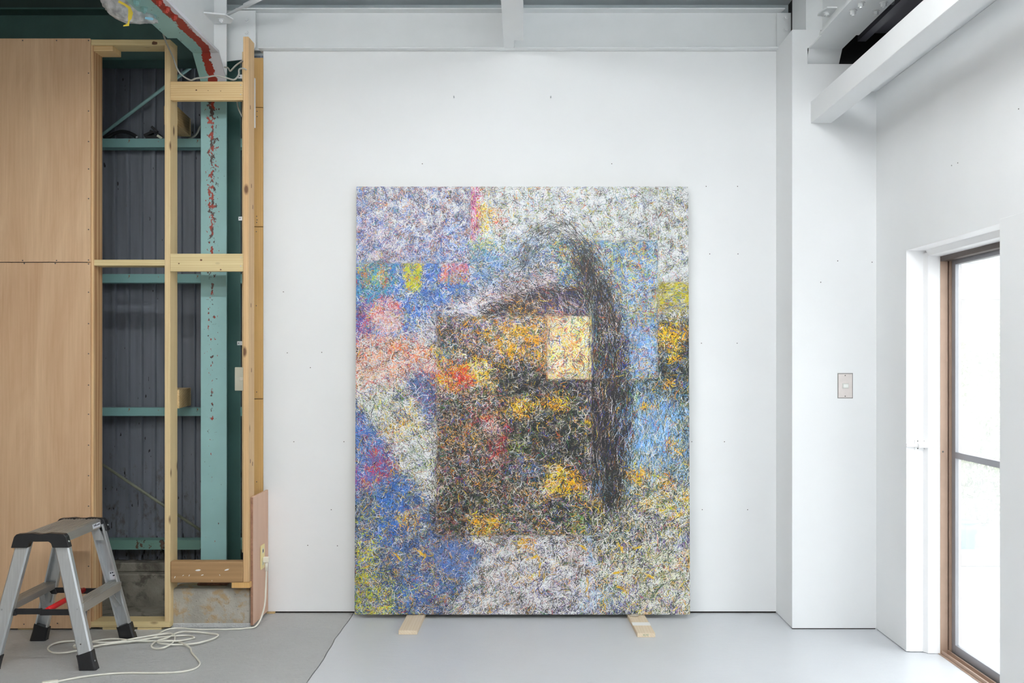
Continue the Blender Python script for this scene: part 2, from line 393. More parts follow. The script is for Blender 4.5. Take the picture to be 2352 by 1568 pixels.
# boxed pillar in the right corner
PF = -.322
pil = struct(boxes('wall_pillar', [(1.296, 1.37, PF, .05, .005, 2.902), (1.37, 1.703, PF, PF+.02, .005, 2.736), (1.37, 1.432, PF, PF+.02, 2.814, 2.902)], white_wall))
box('pillar_recess', 1.37, 1.703, PF+.021, .05, .005, 2.733, white_wall, pil)
box('recess_shade_fill', 1.371, 1.86, -.05, .05, 2.734, 3.149, black_void, pil)  # solid black block, the shade of the cutout put into its colour
box('shadow_gap', 1.297, 1.70, PF+.003, PF+.02, 0, .005, dark_gap, pil)
for px, py in ((1885, 648), (1924, 599), (2003, 602)): rod('pin_hole', (X(px, PF), PF+.001, Z(py, PF)), (X(px, PF), PF-.0012, Z(py, PF)), .0026, nail_dark, pil, 6)
# right wall with the door opening
WX, OY0, OY1, OZ = 1.703, -.719, -1.664, 1.7917
wr = struct(boxes('wall_right', [(WX, 1.842, OY0, PF+.02, .004, 2.60), (WX, 1.842, OY1, OY0, OZ, 2.60), (WX, 1.842, -8.2, OY1, 0, 2.60)], white_wall))
box('furring_panel', 1.690, WX, -8.2, OY1-.002, 0, 1.803, white_wall, wr, .001)
box('outer_skin', 1.842, 1.936, -.8+.08, .3, -.2, 3.2, white_wall, wr); 
boxes('outer_skin', [(1.93, 1.99, OY1-.02, OY0, OZ+.02, 3.2), (1.842, 1.99, -8.2, OY1-.02, -.2, 3.2)], white_wall, wr)
for px, py in ((2186, 380), (2200, 374), (2340, 250)):
    d = WX*F/(px-CX); rod('pin_hole', (WX+.001, d-D, H-(py-CY)*d/F), (WX-.0012, d-D, H-(py-CY)*d/F), .0024, nail_dark, wr, 6)
cv = struct(boxes('wall_cavity', [(1.80, 1.842, -8.2, -.05, 2.60, 3.15)], charcoal))
boxes('steel_girt', [(1.62, 1.66, -8.2, -.3, 2.852, 2.898), (1.66, 1.80, -8.2, -.3, 2.892, 2.898)], paint('grey_violet_steel', (112, 110, 120), .45, .08, 4), cv)
box('cavity_shade_panel', 1.53, 1.80, -.30, -.28, 2.737, 3.149, black_void, cv)  # black panel painting the shade deep in the cavity
for px, py in ((2074, 38),):
    d = 1.66*F/(px-CX); bolt('bolt', (1.62, d-D, 2.872), (-1, -.2, -.4), .009, .014, metal_zinc, cv)
sof = struct(box('trim_1', 1.486, 1.842, -8.2, PF-.001, 2.602, 2.62, white_wall))
# unseen sides of the room behind the camera
struct(box('wall_front', -4.6, 1.84, -8.26, -8.2, 0, 3.2, white_wall))
struct(box('wall_left', -4.66, -4.6, -8.2, .4, 0, 3.2, paint('left_wall_board', (196, 176, 150), .7)))

# ------------------------------------------------------------------ left bay: siding, foundation, girts
SY = .217                                   # siding plane (behind the column)
bm = bmesh.new(); xs = []; x = -4.58; P = []
while x < -1.2:
    P += [(x, SY), (x+.0455, SY), (x+.0500, SY-.019), (x+.0660, SY-.019)]; x += .0705
P = [p for p in P]
A = [bm.verts.new((a, b, .17)) for a, b in P]; B = [bm.verts.new((a, b, 3.16)) for a, b in P]
for i in range(len(P)-1): bm.faces.new((A[i], A[i+1], B[i+1], B[i]))
sd = struct(link_mesh('wall_siding', done(bm), siding))
box('earth_strip', -4.6, -1.72, -.228, .07, .0, .02, conc_wall, fl)
ft = struct(boxes('wall_foundation', [(-4.6, -1.2, .07, .3, 0, .187), (-4.6, -1.2, .12, .3, .187, .235)], conc_wall, None, .006))
for k, (t0, t1, lab, m) in enumerate(((318, 338, 'highest teal steel wall girt, holding the black hose and clips', teal_girt), (629, 649, 'teal steel wall girt just below the level of the plywood seam', teal_girt), (936, 955, 'teal steel wall girt level with the short timber offcut at switch height', teal_girt), (1240, 1262, 'lowest, badly rusted teal steel wall girt above the concrete', teal_girt_low))):
    gy = .115; z1, z0 = Z(t0, gy), Z(t1, gy); th = .004
    o = boxes('steel_girt', [(-2.7, -1.4, gy, gy+th, z0, z1), (-2.7, -1.4, gy+th, SY-.0205, z1-th, z1), (-2.7, -1.4, gy+th, SY-.0205, z0, z0+th)], m)
    tag(recenter(o), lab, 'girt', 'teal girts behind the timber frame')
def brace(a, b, Y, lab, m, r):
    o = rod('brace_rod', (X(a[0], Y), Y, Z(a[1], Y)), (X(b[0], Y), Y, Z(b[1], Y)), r, m); tag(recenter(o), lab, 'brace', 'diagonal brace rods')
brace((228, 314), (460, 138), .145, 'teal diagonal brace rod rising to the right above the hose', teal_plain, .0085)
brace((200, 1043), (462, 1218), .10, 'dirty grey-green diagonal brace rod falling to the right above the lowest girt', paint('dirty_rod', (112, 116, 100), .6, .25, 14), .0075)

# ------------------------------------------------------------------ timber stud frame
FY, FB = -.335, -.230
fx = lambda p: X(p, FY); fz = lambda p: Z(p, FY)
fr = thing('stud_partition', 'open pine stud frame with crosspieces between plywood and white wall', 'frame', (-1.74, -.28, 0))
s1 = box('stud', -2.113, fx(215), FY, FB, .040, 2.823, wood_ring, fr, .0015)
s2 = box('stud', fx(378), fx(391), FY, FB, .040, 2.823, wood_pale, fr, .0015)
s3 = box('stud', fx(558.4), fx(571.2), FY, FB, fz(1337), fz(84), wood_stud, fr, .0015)
box('sill_plate', -2.6, fx(391), FY-.001, FB+.001, .0127, .040, wood_x2, fr, .001)
box('top_plate', -2.113, fx(391), FY, FB, 2.823, fz(90.7), wood_x2, fr, .001)
box('short_plate', -2.12, fx(259), FY+.002, FB, fz(117), 2.822, wood_x, fr, .001)
box('nogging', fx(215), fx(378), FY+.003, FB, fz(609.6), fz(596), wood_x2, fr, .001)
for (a, b, m) in ((187, 230, wood_x), (582.5, 623, wood_x2)):
    c = box('crosspiece', fx(391), fx(558.4), FY-.001, FY+.032, fz(b), fz(a), m, fr, .0015)
    for py in ((a*.8+b*.2), (a*.3+b*.7)): rod('screw', (fx(553), FY-.0005, fz(py)), (fx(553), FY-.0025, fz(py)), .003, metal_zinc, c, 8)
lo = box('crosspiece', fx(391), fx(558.4), FY-.002, FY+.05, fz(1338), fz(1289), wood_old, fr, .006, seg=2)
lo['label'] = 'weathered brown crosspiece with white paint flecks'
for px, py, l_, a_ in ((455, 1309, 14, .1), (521, 1308, 12, .3), (402, 1325, 6, 1.2), (421, 1321, 5, .5), (435, 1321, 5, 1.2), (465, 1320, 7, .3), (505, 1320, 4, 2), (487, 1333, 3, 1.5)):
    hl = l_*.5*(D+FY)/F; c_, s_ = math.cos(a_), math.sin(a_); bm = bmesh.new()
    q = [(-1, 0), (-.5, .24), (.3, .3), (1, .05), (.5, -.26), (-.4, -.22)]
    vv = [bm.verts.new((fx(px)+hl*(u*c_-v*s_), FY-.0028, fz(py)+hl*(u*s_+v*c_))) for u, v in q]; ww = [bm.verts.new(v.co+Vector((0, .001, 0))) for v in vv]
    bm.faces.new(vv); bm.faces.new(ww[::-1])
    for i in range(6): bm.faces.new((vv[i], ww[i], ww[(i+1) % 6], vv[(i+1) % 6]))
    link_mesh('paint_fleck', done(bm), white_tape, lo)
box('packing_block', fx(532), fx(574), FY-.0015, FB, fz(1350), fz(1337.5), wood_honey, fr, .001)
for a, b in ((235, 290), (315, 370), (40, 75)): box('shim', fx(a), fx(b), FY+.004, FB, .0, .0127, wood_x2, fr)
# knots showing on the studs
for px, py, Y0, r in ((553-2, 240, 0, 0),): pass
def knot(parent, x, y, z, nx, rx, rz):
    bm = bmesh.new(); n = 10
    def P3(a, s, d): return (x-d, y+rx*s*math.cos(a), z+rz*s*math.sin(a)) if nx else (x+rx*s*math.cos(a), y-d, z+rz*s*math.sin(a))
    A_ = [bm.verts.new(P3(2*math.pi*i/n, 1+.15*math.sin(i*2.3), -.0008 if nx else -.0005)) for i in range(n)]
    if nx: A_ = A_
    c_ = bm.verts.new(P3(0, 0, .0006) if not nx else (x+.0012, y, z))
    if nx:
        for v in A_: v.co.x = x+.0003
    for i in range(n): bm.faces.new((A_[i], A_[(i+1) % n], c_))
    link_mesh('knot', done(bm), knot_mat, parent)
knot_mat = paint('knot_wood', (112, 76, 52), .6, .3, 90)
for px, py in ((418, 574+34), (460, 593), (505, 617)): 
    pass
cps = [c for c in fr.children if c.name.startswith('crosspiece')]
for px, py, r in ((451, 207, .006), (478, 208, .003), (507, 209, .0035)): knot(cps[0], fx(px), FY-.0012, fz(py), False, r, r*.8)
for px, py, r in ((411, 605, .005), (462, 597, .0075), (507, 619, .006)): knot(cps[1], fx(px), FY-.0012, fz(py), False, r, r*.9)
tp = [c for c in fr.children if c.name.startswith('top_plate')][0]; knot(tp, fx(355), FY-.0006, fz(99), False, .014, .009)
for py, yy in ((243, .03), (423, .05), (560-90, .075), (700, .04), (850, .05), (1060, .03), (1068, .07)): knot(s3, fx(571.2), FY+yy, fz(py), True, .006, .012)

# end stud of the white wall (three lengths)
es = thing('end_stud', 'honey-coloured end stud in butted lengths at the white wall edge', 'stud', (-1.369, .05, 0))
for a, b in ((133, 246), (247.5, 520), (521.5, 915), (916.5, 1300)):
    box('stud_length', X(583, 0)-.004, -1.3475, -.003, .1, Z(b, 0), Z(a, 0), wood_honey, es, .0015)
for px, py in ((591, 256), (591, 268), (590, 497), (591, 505), (590, 511), (589, 532), (589, 702), (590, 900), (590, 1106)): rod('nail', (X(px, 0), -.002, Z(py, 0)), (X(px, 0), -.0045, Z(py, 0)), .0028, nail_dark, es, 6)
pt = box('wall_strip', X(583.5, -.15)-.004, X(587, -.15), -.16, -.15, Z(294, -.15), Z(180, -.15), white_wall, None, .001)
tag(recenter(pt), 'narrow white painted strip beside the top of the end stud', 'strip')

# plywood sheets
PYF = FY-.012; pxr = X(207, PYF)
for nm, a, b, lab in (('plywood_sheet', 88, 601.3, 'upper tan plywood sheet, its top edge under the dark green beam'), ('plywood_sheet', 603, 1443, 'lower tan plywood sheet standing behind the step ladder')):
    r_ = thing(nm, lab, 'plywood', ((-3.2+pxr)/2, FY-.006, max(0, Z(b, PYF))), 0, 'plywood sheets on the stud frame')
    sh = box('sheet', -4.2, pxr, PYF, FY-.0012, Z(b, PYF), Z(a, PYF), ply_left, r_, .0012)
    ys = (93, 168, 255, 325, 388, 456, 527, 597) if a < 500 else (606, 671, 743, 812, 884, 951, 1022, 1092, 1162, 1300, 1400)
    for py in ys: rod('screw', (X(203.5, PYF), PYF+.0004, Z(py, PYF)), (X(203.5, PYF), PYF-.0014, Z(py, PYF)), .0032, nail_dark, sh, 8)
    for px in ((52, 130) if a < 500 else ()):
        for py in (93, 598): rod('screw', (X(px, PYF), PYF+.0004, Z(py, PYF)), (X(px, PYF), PYF-.0014, Z(py, PYF)), .0032, nail_dark, sh, 8)
    if a > 500:
        for px, py in ((56, 605), (127, 605), (55, 1433), (132, 1431)): rod('screw', (X(px, PYF), PYF+.0004, Z(py, PYF)), (X(px, PYF), PYF-.0014, Z(py, PYF)), .0032, nail_dark, sh, 8)
o = boxes('floor_batten', [(-4.2, -2.62, FY+.002, FB, .004, .03), (-3.0, -2.5, FY, FB, 0, .014)], wood_x2); tag(recenter(o), 'low timber batten under the plywood wall foot', 'batten')

# concrete footing
cb = thing('concrete_footing', 'stained concrete column footing with grey painted foot', 'footing', (-1.56, -.15, 0))
box('block', X(391.5, -.29), X(574.5, -.29), -.29, .12, .0, Z(1352, -.29), conc_block, cb, .012, seg=3)
box('painted_foot', X(391, -.295), X(576, -.295), -.297, -.285, 0, Z(1431, -.295), floor_rough, cb, .003)
box('base_plate', -1.62, X(522, -.21), -.215, -.05, Z(1352, -.29), Z(1352, -.29)+.012, paint('rusty_plate', (120, 84, 66), .8, .35, 60), cb, .003)
box('shim', X(541, -.27), X(566, -.27), -.275, -.2, Z(1352, -.29), Z(1352, -.29)+.004, metal_zinc, cb)

# outlet board
ob = thing('outlet_board', 'short pinkish plywood strip carrying a cream wall outlet', 'plywood', (-1.327, -.16, .012))
box('board', fx(571.2)+.0008, -1.3203, -.302, -.004, .013, .636, ply_strip, ob, .001)
box('board_edge', fx(571.2)+.0008, -1.3206, -.3032, -.3022, .014, .635, ply_edge, ob)
# outlet plate on the board (faces +x)
oy0, oy1 = -.165, -.095
op = box('outlet_plate', -1.320, -1.315, oy0, oy1, .255, .375, cream_plastic, ob, .0012)
for zz in (.345, .285): box('socket', -1.3152, -1.3143, -.142, -.118, zz-.012, zz+.012, beige_plastic, op, .0005)
box('slot', -1.3145, -1.3138, -.140, -.122, .338, .352, ink, op)

# ------------------------------------------------------------------ steel frame on the left: column + rafter
XL, XR, YC = -1.6275, -1.4985, -.133; XW = -1.565
sf = thing('steel_column', 'teal steel column with red-brushed rafter bending over toward the viewer', 'steel frame', (-1.563, -.133, .20))
box('column_flange', XL, XR, YC, YC+.009, .205, 2.735, teal, sf, .001)
box('column_web', XW-.004, XW+.004, YC+.009, .107, .205, 3.14, dark_teal, sf)  # darker teal on the web: shade behind the front flange as colour
box('back_flange', XL, XR+.004, .107, .116, .205, 3.14, dark_teal, sf)  # inner face coloured dark to imitate the shade it lies in
box('upper_flange', XL, XR, YC, YC+.009, 2.736, 3.14, white_steel, sf)
prism('haunch_plate', [(YC-.001, 2.70), (YC-.001, 2.715), (-.262, 2.822), (-.262, 2.807)], 'x', XL, XR, rafter_paint, sf)
box('rafter_flange', XL, XR, -.50, -.262, 2.808, 2.82, rafter_paint, sf)
box('rafter_flange', -1.668, XR, -4.4, -.50, 2.806, 2.821, rafter_paint, sf)
box('rafter_web', XW-.004, XW+.004, -4.4, YC, 2.82, 3.14, white_steel, sf)
prism('haunch_web', [(YC, 2.715), (YC, 2.82), (-.262, 2.82)], 'x', XW-.003, XW+.003, white_steel, sf)
prism('gusset_plate', [(X(520, -.03), 3.09), (X(588, -.03), 3.09), (X(588, -.03), 2.905), (X(560, -.03), 2.84), (X(520, -.03), 2.83)], 'y', -.04, -.032, white_steel, sf)
for px, py in ((567, 45), (567, 75)): bolt('bolt', (X(px, -.04), -.04, Z(py, -.04)), (0, -1, 0), .011, .014, white_steel, sf)
for px, py in ((313, 2), (331, 17.7), (351, 35.4)):
    d = 1.506*F/(CY-py); bolt('bolt', (X(px, d-D), d-D, 2.806), (0, 0, -1), .0125, .018, teal_plain, sf)
for px, py in ((365, 1.4), (382.6, 17.7), (400, 35.4)):
    d = 1.506*F/(CY-py); bolt('bolt', (min(X(px, d-D), XR-.02), d-D, 2.806), (0, 0, -1), .0125, .018, red_bolt, sf)
# wind-brace bracket with rod and turnbuckle on the white web
prism('bracket', [(XW+.004, -.30), (XW+.10, -.27), (XW+.12, -.20), (XW+.09, -.14), (XW+.004, -.135)], 'z', 2.99, 2.997, white_steel, sf)
bolt('bolt', (XW+.062, -.21, 2.99), (0, 0, -1), .011, .014, white_steel, sf)
tb = rod('brace_rod', (XW+.07, -.21, 3.0), (XW+.62, -.52, 3.13), .0075, white_steel, sf)
rod('turnbuckle', (XW+.20, -.283, 3.031), (XW+.36, -.374, 3.069), .013, white_steel, tb)
# flat grey cable looping round the rafter
cb1 = thing('flat_cable', 'grey flat cable draped behind the rafter onto the top crosspiece', 'cable', (X(440, -.3), -.3, 2.55))
def pp(L, Y): return [(X(a, Y), Y, Z(b, Y)) for a, b in L]
tube('cable', pp([(365, 45), (372, 68), (382, 98), (396, 128), (408, 160), (420, 174), (438, 184), (450, 180), (470, 178), (495, 174), (520, 179), (538, 183), (548, 172), (549, 160), (558, 157), (566, 160)], -.345), .005, cord_grey, cb1, 6, 6, .8)
tube('cable', pp([(515, 154), (524, 156), (529, 163), (540, 152), (552, 143), (562, 139)], -.217), .005, cord_grey, cb1, 6, 6, .8)
tube('cable', pp([(544, 232), (548, 250), (556, 268)], -.217), .004, cord_grey, cb1, 6, 6, .8)

# plastic bag with tape under the rafter
pbx = thing('plastic_bag', 'crumpled clear plastic bag taped to the rafter', 'plastic bag', (X(300, -.9), -.9, 2.70))
bm = bmesh.new(); bmesh.ops.create_icosphere(bm, subdivisions=4, radius=1)
dr = Vector((X(345, -.9)-X(255, -.9), 0, Z(42, -.9)-Z(0, -.9)))
ax = dr.normalized(); up_ = Vector((-ax.z, 0, ax.x)); mid = Vector((X(286, -.9), -.84, Z(11, -.9)))
rnd = random.Random(3); K = [(Vector((rnd.uniform(-1, 1), rnd.uniform(-1, 1), rnd.uniform(-1, 1)))*rnd.uniform(4, 13), rnd.uniform(0, 6)) for _ in range(14)]
for v in bm.verts:
    c_ = v.co.copy(); f_ = 1+sum(.035*abs(math.sin(k.dot(c_)+ph)) for k, ph in K)-.2
    taper = (1-.75*max(0, c_.x))
    v.co = mid+ax*(c_.x*.122*f_)+up_*(c_.z*.056*f_*taper)+Vector((0, 1, 0))*(c_.y*.05*f_*taper)
link_mesh('film', done(bm), film, pbx, smooth=True)
def ribbon(name, L, wd, m, parent):
    bm = bmesh.new(); A_ = []; 
    for i, p in enumerate(L):
        p = Vector(p); t_ = (Vector(L[min(i+1, len(L)-1)])-Vector(L[max(i-1, 0)])).normalized(); s_ = t_.cross(Vector((0, 1, 0))).normalized()*wd[i]
        A_.append((bm.verts.new(p+s_), bm.verts.new(p-s_), bm.verts.new(p-s_+Vector((0, .0008, 0))), bm.verts.new(p+s_+Vector((0, .0008, 0)))))
    for a, b in zip(A_, A_[1:]):
        for k in range(4): bm.faces.new((a[k], a[(k+1) % 4], b[(k+1) % 4], b[k]))
    return link_mesh(name, done(bm), m, parent)
ribbon('yellow_tape', pp([(272, 3), (286, 10), (297, 18), (300, 30), (298, 42), (296, 48), (294, 57), (283, 59.5)], -.97), [.005, .005, .006, .010, .008, .003, .006, .002], yellow_tape, pbx)
ribbon('blue_tape', pp([(333, 41), (345, 43), (352, 44)], -.96), [.004, .006, .004], blue_tape, pbx)

# dark green beam over the left bay
db = thing('green_beam', 'dark green steel beam running across above the plywood', 'beam', (-2.9, 0, 2.84))
box('web', -4.6, XW-.07, .0, .008, 2.84, 3.08, dark_teal, db); box('upper_flange', -4.6, XW-.07, -.095, .1, 3.078, 3.087, dark_teal, db); box('lower_flange', -4.6, XW-.07, -.06, .1, 2.832, 2.84, dark_teal, db)
box('roof_purlin', -4.6, XW-.07, .02, .1, 3.09, 3.165, deck_teal, db)

# ------------------------------------------------------------------ white overhead steel
wbm = thing('white_beam', 'white painted steel beam spanning above the white wall', 'beam', (0, 0, 2.894))
box('lower_flange', X(592, -.048), 1.30, -.048, .05, 2.8945, 2.902, white_steel, wbm, .001)
box('web', XR+.01, 1.40, .012, .02, 2.902, 3.094, white_steel, wbm)
prism('upper_flange', [(X(541, -.048), -.048), (1.33, -.048), (1.315, .05), (X(548, -.048), .05)], 'z', 3.094, 3.101, white_steel, wbm)
box('end_plate', X(1783, 0)+.002, 1.45, -.004, .004, 2.905, 3.09, white_steel, wbm, .001)
for px, py in ((1805, 41), (1805, 68)): bolt('bolt', (X(px, -.004), -.004, Z(py, -.004)), (0, -1, 0), .011, .015, white_steel, wbm)
jo = thing('ceiling_joist', 'white steel joist coming forward from the middle of the white beam', 'beam', (-.055, -.05, 2.895))
boxes('lower_flange', [(-.105, -.0555, -5.0, -.05, 2.8955, 2.903), (-.0555, -.0065, -5.0, -.177, 2.8955, 2.903)], white_steel, jo)
box('web', -.0585, -.0525, -5.0, .012, 2.9035, 3.09, white_steel, jo)
boxes('upper_flange', [(-.105, -.0065, -5.0, -.06, 3.09, 3.098)], white_steel, jo)
# right rafter
rr = thing('steel_rafter', 'white steel rafter with bolts coming forward above the pillar', 'beam', (1.45, -.3, 2.74))
box('lower_flange', 1.37, 1.529, -.566, -.353, 2.8, 2.81, white_steel, rr); box('lower_flange', 1.36, 1.541, -4.4, -.566, 2.8, 2.812, white_steel, rr)
prism('haunch_plate', [(-.353, 2.81), (-.353, 2.8), (-.295, 2.737), (-.285, 2.737), (-.285, 2.745)], 'x', 1.37, 1.529, white_steel, rr)
box('web', 1.446, 1.454, -4.4, -.05, 2.812, 3.14, white_steel, rr)
boxes('column_top', [(1.366, 1.375, -.30, -.05, 2.905, 3.14), (1.366, 1.446, -.31, -.30, 2.905, 3.14)], white_steel, rr)
for px, py in ((1977.6, 5.7), (2030, 5.7), (1959.5, 24), (2011, 25)):
    d = 1.5*F/(CY-py); bolt('bolt', (X(px, d-D), d-D, 2.8), (0, 0, -1), .0125, .018, white_steel, rr)
prism('bracket', [(1.446, -.55), (1.40, -.55), (1.385, -.50), (1.385, -.44), (1.446, -.42)], 'z', 2.93, 2.937, white_steel, rr)
bolt('bolt', (1.415, -.49, 2.93), (0, 0, -1), .011, .014, white_steel, rr)
# boxed square beam below it
bb = box('boxed_beam', 1.385, 1.4845, -6.0, PF-.002, 2.449, 2.5526, white_wall, None, .0015); tag(recenter(bb), 'white square boxed beam running forward from the corner pillar', 'beam')

# ------------------------------------------------------------------ things in the left bay
for nm, fc, bc, hw, hh, lab in (('timber_offcut', (392, 265, -.20), (424, 293, .11), .032, .047, 'upper tilted timber offcut wedged behind the stud at the hose'), ('timber_offcut', (396, 916, -.235), (424, 912, .115), .032, .047, 'lower timber offcut resting on the girt at switch height')):
    a = Vector((X(fc[0], fc[2]), fc[2], Z(fc[1], fc[2]))); b = Vector((X(bc[0], bc[2]), bc[2], Z(bc[1], bc[2])))
    if 'lower' in lab: b.z = a.z; 
    o = sweep(nm, a, b, [(-hw, -hh), (hw, -hh), (hw, hh), (-hw, hh)], (1, 0, 0), wood_end, None, False, .002); tag(recenter(o), lab, 'timber')
gz = Z(318, .115)
hs = thing('hose', 'short black rubber hose arching on the top girt', 'hose', (X(275, .15), .15, gz))
tube('tube', [(X(a, .15), .15, gz+h_) for a, h_ in ((238, .010), (250, .016), (262, .032), (276, .042), (292, .040), (305, .028), (313, .016))], .0105, black_plastic, hs, 6, 10)
rod('fitting', (X(311, .15), .15, gz+.018), (X(317, .15), .15, gz+.010), .007, metal_zinc, hs)
cl = thing('black_clamp', 'small black clamp lying beside the stud on the top girt', 'clamp', (X(355, .15), .15, gz))
def q3(px, h_, Y=.15): return (X(px, Y), Y, gz+h_)
sweep('handle', q3(349, .070), q3(362, .040), [(-.006, -.012), (.006, -.012), (.006, .012), (-.006, .012)], (1, 0, 1), black_plastic, cl, False, .002)
sweep('jaw', q3(332, .020), q3(352, .042), [(-.008, -.012), (.008, -.012), (.008, .012), (-.008, .012)], (1, 0, 1), black_plastic, cl, False, .002)
sweep('jaw', q3(336, .010), q3(372, .014), [(-.010, -.014), (.010, -.014), (.010, .014), (-.010, .014)], (0, 0, 1), black_plastic, cl, False, .002)
sweep('arm', q3(345, .048), q3(368, .026), [(-.005, -.01), (.005, -.01), (.005, .01), (-.005, .01)], (1, 0, 1), black_plastic, cl, False, .002)
sweep('tag', q3(361, .020, .13), q3(372, .004, .13), [(-.006, -.001), (.006, -.001), (.006, .001), (-.006, .001)], (1, 0, 0), beige_plastic, cl)
gc = tube('loose_cable', [(X(a, .15), .15, gz+h_) for a, h_ in ((432, .006), (442, .014), (452, .034), (459, .068), (466, .08))], .005, cord_grey, None, 6, 6); tag(recenter(gc), 'loose grey cable end curling up beside the teal column on the top girt', 'cable')
# light switch half hidden by the stud, and metal clips
Ys = -.205
ls = thing('light_switch', 'grey-beige light switch half hidden behind the tall stud', 'light switch', (X(552, Ys), Ys, Z(897, Ys)))
box('plate', X(540, Ys), X(540, Ys)+.07, Ys-.008, Ys, Z(897, Ys), Z(843, Ys), beige_plastic, ls, .003, seg=2)
box('rocker', X(551, Ys), X(551, Ys)+.03, Ys-.011, Ys-.0075, Z(874, Ys), Z(866, Ys), cord_white, ls, .001)
box('mounting_post', X(556, Ys), X(556, Ys)+.03, Ys+.0005, Ys+.03, .35, 2.83, wood_pale, ls)
for px, py, lab in ((552, 502, 'small zinc clip behind the tall stud above the plywood seam level'), (549, 788, 'small zinc clip behind the tall stud just above the light switch'), (551, 176, 'small zinc clip beside the grey cable near the top')):
    c_ = thing('metal_clip', lab, 'clip', (X(px, -.2), -.2, Z(py, -.2)-.01), 0, 'zinc clips behind the tall stud')
    box('tab', X(px, -.2)-.009, X(px, -.2)+.016, -.202, -.2, Z(py, -.2)-.010, Z(py, -.2)+.010, metal_zinc, c_, .0008)
    rod('hole', (X(px, -.2)-.001, -.2018, Z(py, -.2)), (X(px, -.2)-.001, -.2035, Z(py, -.2)), .0028, ink, c_, 8)

# ------------------------------------------------------------------ right: switch, latch, sliding door
sw = thing('wall_switch', 'stainless single switch plate on the white corner pillar', 'light switch', (X(1941, PF), PF, Z(914, PF)))
box('surround', X(1923.5, PF), X(1958.8, PF), PF-.0012, PF+.001, Z(914.5, PF), Z(856.5, PF), paint('grey_gap', (150, 148, 146), .7), sw)
pla = box('plate', X(1925, PF), X(1957, PF), PF-.005, PF-.001, Z(913, PF), Z(858.5, PF), paint('stainless_plate', (216, 208, 204), .32, .05, 30, 0, .25), sw, .0012)
box('rocker_frame', X(1934, PF), X(1948.5, PF), PF-.0062, PF-.0045, Z(892, PF), Z(880, PF), paint('rocker_frame', (204, 204, 198), .4), pla, .0006)
box('rocker', X(1936, PF), X(1947.5, PF), PF-.0085, PF-.006, Z(890, PF), Z(882, PF), paint('rocker_white', (238, 240, 236), .4), pla, .0008)
for py in (862, 909.5): rod('screw', (X(1940.5, PF), PF-.0045, Z(py, PF)), (X(1940.5, PF), PF-.0062, Z(py, PF)), .0028, nail_dark, pla, 8)

dr_ = bpy.data.objects.new('door_1', None); C.objects.link(dr_); dr_.location = (1.88, -1.19, 0); struct(dr_)
# white timber jamb, stop and head
JF = OY0
box('jamb_board', WX+.0006, 1.80, JF-.0015, JF+.0002, .004, OZ-.002, white_gloss, dr_)
prism('jamb_casing', [(1.778, JF-.0016), (1.790, JF-.028), (1.842, JF-.032), (1.842, JF-.0016)], 'z', .002, OZ-.012, white_gloss, dr_)
box('jamb_plinth', WX+.016, 1.776, JF-.002, JF-.0016, .003, .118, white_gloss, dr_)
box('head_board', WX+.0006, 1.80, OY1+.0016, JF-.0016, OZ-.0016, OZ+.0002, white_gloss, dr_)
prism('head_casing', [(1.778, OZ-.0018), (1.790, OZ-.026), (1.842, OZ-.03), (1.842, OZ-.0018)], 'y', OY1, JF-.03, white_gloss, dr_)
box('near_jamb', WX+.0006, 1.841, OY1-.0002, OY1+.0015, 0.001, OZ-.002, white_gloss, dr_)
for px, py in ((2103, 719), (2145, 777), (2102, 1053), (2091, 1209), (2122, 1314)): rod('pin_hole', (X(px, JF), JF+.001, Z(py, JF)), (X(px, JF), JF-.0014, Z(py, JF)), .0026, nail_dark, dr_, 6)
# bronze aluminium frame with tracks
FJ = JF-.034
ff = boxes('frame_stile', [(1.8425, 1.875, FJ, FJ+.02, .0, OZ-.03), (1.880, 1.899, FJ-.004, FJ+.02, .0, OZ-.03), (1.906, 1.925, FJ-.006, FJ+.02, .0, OZ-.03)], alu_bronze, dr_)
box('frame_channel', 1.8425, 1.94, FJ+.012, FJ+.04, 0, OZ-.03, alu_dark, dr_)
boxes('frame_head', [(1.8425, 1.875, OY1, FJ, OZ-.052, OZ-.03), (1.878, 1.899, OY1, FJ, OZ-.050, OZ-.03), (1.906, 1.94, OY1, FJ, OZ-.056, OZ-.03)], alu_dark, dr_)
boxes('sill_track', [(1.835, 1.935, OY1, FJ+.01, -.012, .003), (1.846, 1.852, OY1, FJ, .003, .016), (1.872, 1.879, OY1, FJ, .003, .018), (1.90, 1.906, OY1, FJ, .003, .014)], alu_bronze, dr_)
rod('screw', (1.853, FJ, Z(1037, FJ)), (1.853, FJ-.002, Z(1037, FJ)), .004, nail_dark, dr_, 8)
# silver sash with glass
SX0, SX1 = 1.888, 1.912; SYa, SYb = FJ-.012, OY1+.02
sa = boxes('sash_stile', [(SX0, SX1, SYa-.038, SYa, .006, 1.76)], alu_sash, dr_)
box('sash_bottom_rail', SX0, SX1, SYb, SYa-.038, .006, .053, alu_sash, dr_, .001); box('sash_middle_rail', SX0, SX1, SYb, SYa-.038, .872, .899, alu_sash, dr_, .001); box('sash_top_rail', SX0, SX1, SYb, SYa-.038, 1.722, 1.76, alu_sash, dr_, .001)
box('glass_pane', 1.899, 1.902, SYb, SYa-.038, .053, .872, glass, dr_); box('glass_pane', 1.899, 1.902, SYb, SYa-.038, .899, 1.722, glass, dr_)
